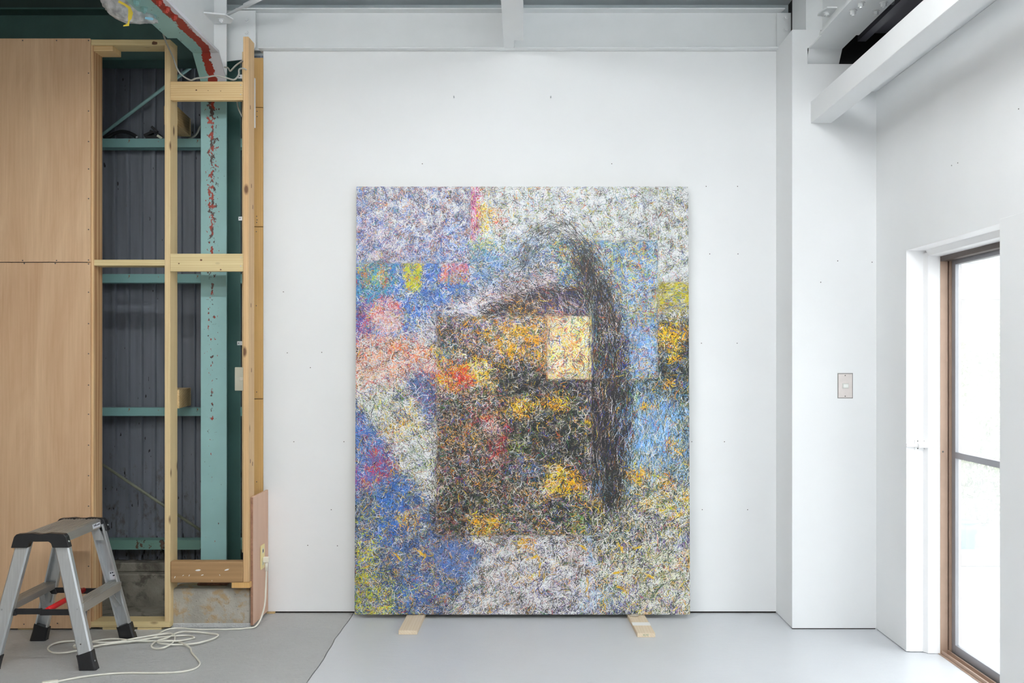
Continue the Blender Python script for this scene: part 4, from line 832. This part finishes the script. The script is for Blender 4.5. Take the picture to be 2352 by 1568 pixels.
 (Pg((1322,600),(1350,585),(1385,640),(1425,720),(1440,800),(1448,900),(1452,1000),(1440,1090),(1425,1170),(1375,1180),(1362,1000),(1360,735),(1345,660)), 'HAIR', 6, .74),
 (E(1395,850,20,26), 'peach', 10, .35), (Pg((1378,690),(1420,700),(1428,790),(1390,800)), 'lilp', 8, .4), (E(1400,1060,24,60), 'dgreen', 12, .5), (Rr(1372,1080,1392,1150), 'sky_st', 5, .5), (Rr(1420,930,1436,990), 'sky_st', 5, .7),
 # flowers
 (E(1540,884,16,9), 'orange', 4, .8), (E(1480,935,9,9), 'orange', 3, .8), (E(1503,936,8,8), 'orange', 3, .8), (E(1418,938,9,6), 'orange', 4, .7), (E(1542,1026,14,9), 'orange', 4, .85), (E(1560,1042,10,8), 'orange', 4, .8), (E(1465,1096,24,18), 'orange', 6, .85), (E(1532,1110,16,18), 'orange', 6, .8), (E(1276,1084,20,18), 'yel', 5, .85), (E(1272,1076,14,10), 'orange', 4, .6), (E(1308,1108,30,20), 'orange', 6, .9), (E(1268,1122,24,14), 'yel', 5, .85), (E(1330,1122,12,12), 'orange', 5, .8), (E(1374,1154,12,12), 'ybit', 5, .85), (E(1420,1112,10,8), 'orange', 4, .7), (E(1505,1160,26,16), 'ybit', 8, .8), (E(1545,1150,12,9), 'orange', 4, .7), (E(1575,1145,10,14), 'orange', 4, .6), (E(1560,1180,14,10), 'ybit', 6, .6), (E(1100,1200,22,12), 'orange', 5, .85), (E(1138,1198,14,12), 'orange', 5, .8), (E(1112,1222,26,7), 'orange', 4, .8), (E(1270,1220,10,5), 'orange', 4, .6), (E(1198,1248,16,13), 'orange', 5, .85), (E(1222,1258,14,9), 'orange', 5, .8), (E(1220,1330,9,9), 'orange', 4, .7), (E(1376,1335,12,16), 'orange2', 6, .8), (E(1386,1390,8,10), 'orange', 4, .6), (E(925,1195,14,9), 'orange', 5, .7), (E(978,1275,12,5), 'orange', 4, .6), (E(1575,1290,10,10), 'ybit', 5, .7),
]
PAL['HAIR'] = ([(32,32,36,58),(60,58,60,12),(140,120,108,6),(170,154,144,4),(200,130,60,5),(70,80,150,6),(214,204,196,3)], 32, 1.7, 83, 16, .3)
PN = list(PAL); PI = {n: i for i, n in enumerate(PN)}
def inside(sh, x, y):
    if sh[0] == 'e': return ((x-sh[1])/sh[3])**2+((y-sh[2])/sh[4])**2 < 1
    p = sh[1]; r = np.zeros(x.shape, bool); n = len(p)
    for i in range(n):
        (x1, y1), (x2, y2) = p[i], p[(i+1) % n]
        if y1 == y2: continue
        cnd = (y1 > y) != (y2 > y)
        r ^= cnd & (x < (x2-x1)*(y-y1)/(y2-y1)+x1)
    return r
def classify(x, y):
    idx = np.zeros(x.shape, int)
    for sh, nm, soft, dens in REG:
        sf_ = soft*1.5 if soft >= 4 else soft; jx_ = x+rng.normal(0, 1, x.shape)*sf_; jy_ = y+rng.normal(0, 1, x.shape)*sf_
        k = inside(sh, jx_, jy_)
        if dens < 1: k &= rng.random(x.shape) < dens
        idx[k] = PI[nm]
    return idx
X0, X1, Y0, Y1 = 816.5, 1584.5, 428.5, 1410.5
LP = {n: (np.array([lin(c[:3]) for c in v[0]]), np.cumsum([c[3] for c in v[0]])/sum(c[3] for c in v[0])) for n, v in PAL.items()}
KB = [(rng.uniform(.03, .16)*np.array([math.cos(a_), math.sin(a_)]), rng.uniform(0, 6.3)) for a_ in rng.uniform(0, 6.3, 14)]
def blotch(x, y): return sum(np.sin(k[0]*x+k[1]*y+ph) for k, ph in KB)/3.2
KC = [(rng.uniform(.12, .5)*np.array([math.cos(a_), math.sin(a_)]), rng.uniform(0, 6.3)) for a_ in rng.uniform(0, 6.3, 18)]
def clump(x, y):
    f = sum(np.sin(k[0]*x+k[1]*y+ph) for k, ph in KC); r = np.empty(len(f)); r[np.argsort(f)] = np.linspace(0, 1, len(f))
    u = .5*r+.5*rng.random(len(f)); q = np.empty(len(f)); q[np.argsort(u)] = np.linspace(0, .9999, len(f)); return q
def colours(idx, x=None, y=None):
    out_ = np.zeros((len(idx), 3))
    for n, i in PI.items():
        k = np.where(idx == i)[0]
        if len(k) == 0: continue
        cols, cum = LP[n]; j = np.searchsorted(cum, clump(x[k], y[k]) if x is not None else rng.random(len(k))); j = np.minimum(j, len(cols)-1)
        out_[k] = cols[j]*(1.06+rng.normal(0, .10, (len(k), 1)))*(1+rng.normal(0, .05, (len(k), 3)))
    lum = out_.mean(1, keepdims=True); out_ = lum+(out_-lum)*1.14
    nz = rng.random(len(idx)); darkish = np.array([n in ('dgreen', 'black', 'HAIR', 'dark', 'fieldd', 'multd', 'peach') for n in PN])[idx]
    out_[darkish] *= .68; out_[nz < np.where(darkish, .03, .06)] = lin((238, 239, 238)); out_[nz > np.where(darkish, .78, .955)] = lin((30, 32, 36))
    if x is not None: out_ *= (1+.13*np.clip(blotch(x, y), -1.4, 1.4))[:, None]
    acc = np.where(rng.random(len(idx)) < .055)[0]
    A_ = np.array([lin(c) for c in ((40,70,200),(210,60,50),(70,150,70),(240,210,40),(110,60,150),(30,130,150),(235,150,60),(245,245,245),(30,30,34),(30,30,34))])
    out_[acc] = A_[rng.integers(0, len(A_), len(acc))]
    return np.clip(out_, .008, .93)
def to_local(px, py): return (px-X0)/(X1-X0)*PW-PW/2, (Y1-py)/(Y1-Y0)*PH
LAYERS = [(70000, .0003), (75000, .0009), (75000, .0015)]
NP = 4
HARD = [(1004, 728, 1360, 1230), (1258, 728, 1360, 873), (1364, 553, 1513, 873), (815, 428, 1081, 606), (1513, 420, 1590, 650)]
VV, CC, total = [], [], 0
def add_strokes(cx_, cy_, idx, col, lenf, widf, base_off, ang=None):
    global total
    n = len(cx_); par = np.array([[PAL[m][1], PAL[m][2], PAL[m][3] if PAL[m][3] is not None else -999, PAL[m][4], PAL[m][5]] for m in PN])[idx]
    L_ = par[:, 0]*1.1*lenf*rng.uniform(.5, 1.5, n); W_ = par[:, 1]*widf*.52*rng.uniform(.65, 1.35, n)
    th = np.where(par[:, 2] < -900, rng.uniform(0, 180, n), par[:, 2]*-1+rng.normal(0, 1, n)*par[:, 3])*math.pi/180
    if ang is not None: th = ang
    k0 = rng.normal(0, 1, n)*par[:, 4]*1.1; k1 = rng.normal(0, 1, n)*par[:, 4]*1.3
    t_ = np.linspace(-.5, .5, NP)
    head = th[:, None]+k0[:, None]*t_*2+k1[:, None]*(t_*t_*4-.33)
    dx, dy = np.cos(head), np.sin(head)
    px = np.cumsum(dx, 1); py = np.cumsum(dy, 1); px -= px.mean(1)[:, None]; py -= py.mean(1)[:, None]
    px = cx_[:, None]+px*L_[:, None]/(NP-1); py = cy_[:, None]+py*L_[:, None]/(NP-1)
    tap = np.array([.5, 1, .95, .4])[None]*W_[:, None]/2
    lx, ly = px-dy*tap, py+dx*tap; rx, ry = px+dy*tap, py-dx*tap
    # keep strokes inside the rectangle they start in, and out of the ones they do not
    for (a, b, c, d_) in HARD:
        inn = (cx_ > a) & (cx_ < c) & (cy_ > b) & (cy_ < d_)
        cross = inn & ((lx < a) | (lx > c) | (ly < b) | (ly > d_)).any(1)
        for ax_, ay_ in ((lx, ly), (rx, ry)):
            ax_[cross] = cx_[cross, None]+(ax_[cross]-cx_[cross, None])*.6; ay_[cross] = cy_[cross, None]+(ay_[cross]-cy_[cross, None])*.6
            ax_[cross] = np.clip(ax_[cross], a, c); ay_[cross] = np.clip(ay_[cross], b, d_)
        if ang is not None: continue
        hit = (~inn) & ((lx > a) & (lx < c) & (ly > b) & (ly < d_)).any(1)
        for ax_, ay_ in ((lx, ly), (rx, ry)):
            ax_[hit] = cx_[hit, None]+(ax_[hit]-cx_[hit, None])*.5; ay_[hit] = cy_[hit, None]+(ay_[hit]-cy_[hit, None])*.5
    allx = np.clip(np.stack([lx, rx], 2), X0, X1); ally = np.clip(np.stack([ly, ry], 2), Y0, Y1)
    xx, zz = to_local(allx, ally)
    off = -(base_off+rng.uniform(0, .0006, n))
    yy = np.broadcast_to(off[:, None, None], xx.shape)
    VV.append(np.stack([xx, yy, zz], 3).reshape(-1, 3)); CC.append(np.repeat(col, NP*2, 0)); total += n
for cnt, off in LAYERS:
    a = math.sqrt((X1-X0)*(Y1-Y0)/cnt); gx, gy = np.meshgrid(np.arange(X0+a/2, X1, a), np.arange(Y0+a/2, Y1, a)); gx = gx.ravel()+rng.uniform(-a, a, gx.size)*.6; gy = gy.ravel()+rng.uniform(-a, a, gy.size)*.6
    gx = np.clip(gx, X0+2, X1-2); gy = np.clip(gy, Y0+2, Y1-2); o_ = rng.permutation(len(gx)); gx, gy = gx[o_], gy[o_]
    idx = classify(gx, gy); add_strokes(gx, gy, idx, colours(idx, gx, gy), 1.0, 1.0, off)
# long dark hair strands arching over the head and down
def strands(pts, n, spread, col, wid=.8, ln=1.6, frac=(0, 1)):
    P_ = np.array([[p.x, p.y] for p in catmull([Vector((a, b, 0)) for a, b in pts], 12)])
    t_ = rng.uniform(frac[0], frac[1], n)*(len(P_)-2); i = t_.astype(int); base = P_[i]; tg = P_[i+1]-P_[i]; ang = np.arctan2(tg[:, 1], tg[:, 0])+rng.normal(0, .16, n)
    x = base[:, 0]+rng.normal(0, spread, n); y = base[:, 1]+rng.normal(0, spread, n)
    k = (x > X0+4) & (x < X1-4) & (y > Y0+4) & (y < Y1-4); x, y, ang = x[k], y[k], ang[k]
    c = np.array([lin(col)]*len(x))*(1+rng.normal(0, .25, (len(x), 1))); add_strokes(x, y, np.full(len(x), PI['HAIR']), np.clip(c*(.7 if sum(col) < 300 else 1.0), .01, .9), ln*.5, wid, .0022, ang)
strands([(1180,640),(1210,590),(1250,540),(1300,530),(1345,580),(1375,660)], 240, 15, (52,54,56), .75, 1.5)
strands([(1200,600),(1225,540),(1265,510),(1310,530),(1340,570)], 90, 12, (60,62,64), .7, 1.5)
strands([(1330,580),(1370,650),(1400,740),(1410,860),(1405,1000),(1400,1150)], 1300, 24, (44,42,44), .85, 1.5)
strands([(1300,640),(1350,700),(1345,725)], 70, 16, (44,42,46), .8, 1.4)
strands([(1110,725),(1180,690),(1260,670),(1330,690)], 140, 12, (44,40,44), .8, 1.4)
strands([(1400,1100),(1395,1180)], 200, 20, (48,54,50), .8, 1.4)
# loose green and yellow lines at the bottom right, a dark loop
strands([(1500,1345),(1520,1320),(1550,1312),(1572,1318)], 24, 1.6, (76,90,82), .5, 1.2); strands([(1530,1350),(1522,1375),(1535,1395),(1552,1380),(1556,1355),(1540,1340)], 30, 1.6, (72,92,80), .55, 1.0); strands([(1495,1370),(1520,1345),(1560,1330)], 30, 2, (90,120,80), .9, 1.2)
for q in (((1410,1316),(1428,1312)), ((1418,1346),(1440,1360)), ((1482,1320),(1500,1328)), ((1236,1275),(1240,1330)), ((1212,1285),(1238,1276)), ((1330,1252),(1345,1262)), ((1350,1330),(1345,1360)), ((1420,1250),(1430,1268)), ((1455,1260),(1475,1256)), ((905,1270),(920,1285)), ((955,1260),(975,1278))):
    strands([q[0], ((q[0][0]+q[1][0])/2+2, (q[0][1]+q[1][1])/2), q[1]], 16, 1.4, (246,192,40), 1.2, .6)
V = np.concatenate(VV).astype(np.float32); CO = np.concatenate(CC)
ns = total; bidx = (np.arange(ns)*NP*2)[:, None, None]; kk = (np.arange(NP-1)*2)[None, :, None]; quad = np.array([0, 1, 3, 2])[None, None, :]
FI = (bidx+kk+quad).reshape(-1, 4)
me = bpy.data.meshes.new('paint_strokes'); me.vertices.add(len(V)); me.vertices.foreach_set('co', V.ravel())
me.loops.add(FI.size); me.loops.foreach_set('vertex_index', FI.ravel().astype(np.int32)); me.polygons.add(len(FI)); me.polygons.foreach_set('loop_start', (np.arange(len(FI))*4).astype(np.int32)); me.polygons.foreach_set('loop_total', np.full(len(FI), 4, np.int32))
me.update(); me.validate()
ca = me.color_attributes.new('Col', 'FLOAT_COLOR', 'POINT'); ca.data.foreach_set('color', np.concatenate([CO, np.ones((len(CO), 1))], 1).astype(np.float32).ravel())
def attr_mat(name, rough):
    m, t, b = nt(name); a = node(t, 'ShaderNodeAttribute'); a.attribute_name = 'Col'; t.links.new(a.outputs['Color'], b.inputs['Base Color']); b.inputs['Roughness'].default_value = rough; return m
st = link_mesh('paint_strokes', me, attr_mat('oil_paint_lines', .45), pa, local=True); st['kind'] = 'stuff'
# canvas with coloured ground showing between the lines
nx, ny = 140, 180; gx, gy = np.meshgrid(np.linspace(X0, X1, nx), np.linspace(Y0, Y1, ny)); idx = classify(gx.ravel(), gy.ravel())
mean = np.array([(LP[n][0]*np.diff(np.concatenate([[0], LP[n][1]]))[:, None]).sum(0) for n in PN]); gc_ = np.clip(mean[idx]*rng.uniform(.7, 1.15, (len(idx), 1)), .02, .9)
xx, zz = to_local(gx.ravel(), gy.ravel()); V2 = np.stack([xx, np.zeros_like(xx), zz], 1); I = np.arange(nx*ny).reshape(ny, nx); Q = np.stack([I[:-1, :-1], I[1:, :-1], I[1:, 1:], I[:-1, 1:]], 2).reshape(-1, 4)
me = bpy.data.meshes.new('canvas_ground'); me.from_pydata(V2.tolist(), [], Q.tolist()); ca = me.color_attributes.new('Col', 'FLOAT_COLOR', 'POINT'); ca.data.foreach_set('color', np.concatenate([gc_, np.ones((len(gc_), 1))], 1).astype(np.float32).ravel())
link_mesh('painted_canvas', me, attr_mat('underpainting', .6), pa, local=True)
box('stretcher', -PW/2, PW/2, .0006, PT, 0, PH, paint('raw_canvas_edge', (232, 228, 216), .8, .04, 20), pa, local=True)

# ------------------------------------------------------------------ battens under the painting
for k, (x0, x1, xb, yf, lab) in enumerate(((-.599, -.510, .008, -.423, 'plain pale wooden batten under the left of the painting'), (.5295, .6145, -.012, -.472, 'pale wooden batten with white tape and green stamp under the right of the painting'))):
    t = thing('wooden_batten', lab, 'batten', ((x0+x1)/2, (yf-.03)/2, 0), 0, 'battens under the painting')
    bm = bmesh.new(); A_ = [(x0, yf), (x1, yf), (x1+xb, -.03), (x0+xb, -.03)]
    lo_v = [bm.verts.new((a, b, .0)) for a, b in A_]; hi_v = [bm.verts.new((a, b, .0195)) for a, b in A_]
    bm.faces.new(lo_v); bm.faces.new(hi_v[::-1])
    for i in range(4): bm.faces.new((lo_v[i], hi_v[i], hi_v[(i+1) % 4], lo_v[(i+1) % 4]))
    link_mesh('board', done(bm, 'm', .0014), wood_y, t)
    if k == 1:
        xt = lambda f: x0+xb*f
        bm = bmesh.new(); ya, yb_ = -.328, -.268
        bm_box(bm, x0-.0068+.0008, x1-.0068+.003, ya, yb_, .0194, .0200); link_mesh('white_tape', done(bm), white_tape, t)
        cu = bpy.data.curves.new('stamp', 'FONT'); cu.body = 'PLITE'; cu.size = .0125; cu.extrude = .0002; cu.align_x = 'CENTER'; cu.align_y = 'CENTER'; cu.space_character = .9
        tmp = bpy.data.objects.new('tmp', cu); C.objects.link(tmp); bpy.context.view_layer.update()
        me = bpy.data.meshes.new_from_object(tmp.evaluated_get(bpy.context.evaluated_depsgraph_get())); bpy.data.objects.remove(tmp)
        me.transform(Matrix.Translation(((x0+x1)/2-.002, yf-.0003, .0100)) @ Matrix.Rotation(math.pi/2, 4, 'X')); link_mesh('green_stamp', me, green_ink, t)
        tube('cord_bit', [((x0+x1)/2+a-.02, -.13+b, .0225+c) for a, b, c in ((-.022, -.01, 0), (-.01, -.024, .002), (.006, -.026, .001), (.018, -.014, .003), (.010, -.005, .004), (-.008, -.012, .004), (-.016, -.02, .006))], .0034, paint('grey_string', (190, 182, 170), .8), t)

# ------------------------------------------------------------------ step ladder
ld = thing('step_ladder', 'aluminium two-step folding ladder with black caps and feet', 'step ladder', (-2.048, -.748, 0), math.radians(1.6))
TZ = .570; tx, ty, fx_, fy_ = .076, .213, .206, .246
def lp(sx, sy, f): return Vector((sx*(tx+(fx_-tx)*f), sy*(ty+(fy_-ty)*f), (TZ-.03)*(1-f)+.0*f))
for sx in (-1, 1):
    for sy in (-1, 1):
        a, b = lp(sx, sy, 0), lp(sx, sy, .965)
        w_, dp, th = .029, .026, .0026
        # channel: web faces outward (away along y), lips point inward
        dirx = Vector((1, 0, 0)); t_ = (b-a).normalized(); xd = (dirx-t_*dirx.dot(t_)).normalized(); yd = t_.cross(xd); s_ = 1 if yd.y*sy > 0 else -1
        prof = [(-w_, s_*.000), (-w_+.006, s_*.006), (w_-.006, s_*.006), (w_, 0), (w_, -s_*dp), (w_-.007, -s_*dp), (w_-.007, -s_*(dp-th)), (w_-th, -s_*(dp-th)), (w_-th, -s_*.001), (w_-.007, s_*.0035), (-w_+.007, s_*.0035), (-w_+th, -s_*.001), (-w_+th, -s_*(dp-th)), (-w_+.007, -s_*(dp-th)), (-w_+.007, -s_*dp), (-w_, -s_*dp)]
        leg = sweep('leg', a, b, prof, (1, 0, 0), alu_leg, ld, True)
        # rubber foot
        f0, f1 = lp(sx, sy, .865), lp(sx, sy, 1.0)
        bm = bmesh.new(); rings = []
        for q, grow in ((f0, 1.0), (f0*.6+f1*.4, 1.04), (f1+Vector((0, 0, .004)), 1.1), (Vector((f1.x, f1.y, .0)), 1.12)):
            rings.append([bm.verts.new(q+Vector((u*.0335*grow, v*.021*grow-sy*.009, 0))) for u, v in ((-1, -.7), (-.8, -1), (.8, -1), (1, -.7), (1, .7), (.8, 1), (-.8, 1), (-1, .7))])
        for v, u in zip(rings[0], (.03, .012, 0, 0, 0, 0, .012, .03)): v.co.z += -.012+.02*(1 if v.co.x*sx > f0.x*sx else 0)
        for A_, B_ in zip(rings, rings[1:]):
            for i in range(8): bm.faces.new((A_[i], A_[(i+1) % 8], B_[(i+1) % 8], B_[i]))
        bm.faces.new(rings[0]); bm.faces.new(rings[-1][::-1]); ft_ = link_mesh('rubber_foot', done(bm, 'm', .0012), black_plastic, leg, local=True)
        m_ = lp(sx, sy, .93); rod('rivet', m_+Vector((sx*.033, 0, 0)), m_+Vector((sx*.0375, 0, 0)), .0035, metal_zinc, leg, 8, True)
        m_ = lp(sx, sy, .53); rod('rivet', m_+Vector((sx*.012, sy*.004, 0)), m_+Vector((sx*.012, sy*.0085, 0)), .004, metal_zinc, leg, 8, True)
        m_ = lp(sx, sy, .80); rod('rivet', m_+Vector((-sx*.006, sy*.004, 0)), m_+Vector((-sx*.006, sy*.008, 0)), .003, nail_dark, leg, 8, True)
        # strut from tread to leg
        c_ = lp(sx, sy, .70); r0 = Vector((sx*.150, sy*.135, .252)); sweep('strut', r0, Vector((c_.x+sx*.004, c_.y-sy*.028, c_.z)), [(-.010, -.0016), (.010, -.0016), (.013, .006), (.010, .0026), (-.010, .0026), (-.013, .006)], (1, 0, 0), alu_leg, ld, True)
# platform: ribbed planks with drop edges
for k, xc in enumerate((-.056, 0, .056)):
    boxes('platform_plank', [(xc-.0245, xc+.0245, -.205, .205, TZ-.013, TZ-.003)]+[(xc-.021+.012*i, xc-.015+.012*i, -.205, .205, TZ-.003, TZ-.0012) for i in range(4)], alu_step, ld, 0, True)
for sx in (-1, 1):
    ed = prism('platform_edge', [(sx*.0815, TZ-.003), (sx*.090, TZ-.006), (sx*.095, TZ-.040), (sx*.091, TZ-.042), (sx*.085, TZ-.014), (sx*.0815, TZ-.013)], 'y', -.205, .205, alu_step, ld, 0, True)
    if sx > 0:
        Mx = Matrix.Translation((.0937, .142, TZ-.0235)) @ Matrix.Rotation(-.145, 4, 'Y')
        bm = bmesh.new(); bm_box(bm, 0, .0006, -.045, .045, -.010, .010, Mx); stk = link_mesh('sticker', done(bm), sticker, ed, local=True)
        bm = bmesh.new()
        for i, (a_, h_) in enumerate(((-.032, .008), (-.020, .006), (-.014, .010), (-.004, .004), (.004, .004), (.010, .004), (.017, .004), (.024, .006), (.031, .006))): bm_box(bm, .0006, .0009, a_, a_+.006, -.001, -.001+h_, Mx)
        link_mesh('sticker_marks', done(bm), ink, stk, local=True)
# black end caps
for sy in (-1, 1):
    y0 = sy*.200; y1 = sy*.236
    cap = prism('end_cap', [(-.121, TZ-.058), (-.108, TZ-.012), (-.098, TZ-.001), (-.06, TZ+.001), (-.035, TZ+.003), (-.01, TZ-.001), (.01, TZ-.001), (.035, TZ+.003), (.06, TZ+.001), (.098, TZ-.001), (.108, TZ-.012), (.121, TZ-.058), (.052, TZ-.058), (.046, TZ-.040), (.036, TZ-.032), (-.036, TZ-.032), (-.046, TZ-.040), (-.052, TZ-.058)], 'y', min(y0, y1), max(y0, y1), black_plastic, ld, .002, True)
    rod('rivet', (.112, sy*.222, TZ-.032), (.119, sy*.222, TZ-.034), .0035, metal_zinc, cap, 8, True)
    for sx in (-1, 1):
        prism('corner_gusset', [(sx*.088, TZ-.042), (sx*.056, TZ-.042), (sx*.060, TZ-.075), (sx*.070, TZ-.098), (sx*.112, TZ-.098)], 'y', sy*.186, sy*.190, alu_leg, ld, 0, True)
# lower treads
for sx in (-1, 1):
    tr = boxes('tread', [tuple(sorted((sx*.118, sx*.178)))+(-.222, .222, .264, .273)]+[tuple(sorted((sx*(.122+.009*i), sx*(.1265+.009*i))))+(-.222, .222, .273, .2748) for i in range(6)]+[tuple(sorted((sx*.174, sx*.178)))+(-.222, .222, .235, .264), tuple(sorted((sx*.118, sx*.121)))+(-.222, .222, .246, .264)], alu_step, ld, 0, True)
# locking stays and red release bar
for sy in (-1, 1):
    yy = sy*.205
    st_ = thing('x', '', '') if False else None
    s0 = boxes('locking_stay', [(-.128, -.004, yy-.006, yy+.006, .226, .250), (-.010, .128, yy-.009, yy+.003, .222, .247)], black_plastic, ld, .002, True)
    for sx in (-1, 1): prism('stay_bracket', [(sx*.146, .262), (sx*.124, .262), (sx*.112, .238), (sx*.108, .222), (sx*.132, .222), (sx*.146, .240)], 'y', yy-.011, yy+.009, black_plastic, s0, .002, True)
rod('release_bar', (.014, -.196, .240), (.014, .196, .240), .0115, red_plastic, ld, 12, True)
# small white label on the far leg
m_ = lp(1, 1, .44); bm = bmesh.new(); Ml = Matrix.Translation(m_+Vector((.006, -.0022, 0))) @ Matrix.Rotation(-.235, 4, 'Y')
bm_box(bm, -.017, .017, -.001, 0, -.02, .02, Ml); lb = link_mesh('leg_label', done(bm), sticker, ld, local=True)
bm = bmesh.new()
for a_, b_ in ((-.012, .012), (-.003, .012), (.006, .012), (-.002, -.002), (.004, -.002)): bm_box(bm, a_, a_+.006, -.0014, -.001, b_-.003, b_+.003, Ml)
link_mesh('label_marks', done(bm), ink, lb, local=True)

# ------------------------------------------------------------------ extension cord
ec = thing('extension_cord', 'ivory extension cord tangled on the grey floor beside the ladder', 'cord', FL(400, 1470))
path = [Vector((-1.298, -.130, .262)), Vector((-1.298, -.131, .235)), Vector((-1.300, -.136, .15)), Vector((-1.301, -.150, .085)), Vector((-1.303, -.19, .042)), Vector((-1.305, -.25, .016)), Vector((-1.312, -.308, .007))]
raw = [(566, 1442), (553, 1443.5), (540, 1444), (520, 1445), (485, 1445), (450, 1445), (412, 1442), (386, 1444.5), (368, 1453), (352, 1464), (320, 1470), (270, 1477), (235, 1480), (205, 1485), (182, 1488), (170, 1486), (172, 1481), (190, 1477.5), (220, 1471), (250, 1467), (275, 1467), (310, 1471), (350, 1472), (400, 1472), (436, 1467), (447, 1463), (430, 1459), (395, 1460.5), (350, 1465), (300, 1472), (240, 1480), (200, 1488), (160, 1497), (125, 1499), (110, 1490), (118, 1480), (140, 1473.5), (175, 1471.5), (215, 1474), (260, 1475), (320, 1464), (370, 1456), (393, 1455), (402, 1463), (396, 1476), (376, 1487), (355, 1488.5), (348, 1482), (360, 1472), (385, 1464), (410, 1452), (440, 1450), (475, 1453.5), (496, 1456), (501, 1459), (488, 1467), (450, 1477), (410, 1480), (372, 1478), (362, 1473), (384, 1471), (407, 1473), (425, 1480), (437, 1488), (440, 1498), (452, 1512), (459, 1523), (450, 1534), (420, 1542), (370, 1545), (290, 1545), (240, 1548), (190, 1554), (150, 1561), (128, 1566)]
for i, (a, b) in enumerate(raw): path.append(FL(a, b, .0048+(.009*abs(math.sin(i*1.7)) if 9 < i < 64 else 0)))
tube('cable', path, .0046, cord_white, ec, 5, 8, .8)
pb = FL(128, 1566, .01); pe = FL(96, 1570, .01); dv = (pe-pb).normalized()
sweep('connector', pb-dv*.01, pe, [(-.011, -.008), (.011, -.008), (.013, 0), (.011, .008), (-.011, .008), (-.013, 0)], (0, 1, 0), cord_white, ec, False, .002)
sweep('plug', (-1.3135, -.130, .300), (-1.285, -.130, .300), [(-.012, -.014), (.012, -.014), (.012, .014), (-.012, .014)], (0, 1, 0), cord_white, ec, False, .003)
rod('strain_relief', (-1.298, -.130, .288), (-1.298, -.131, .245), .0068, cord_white, ec)
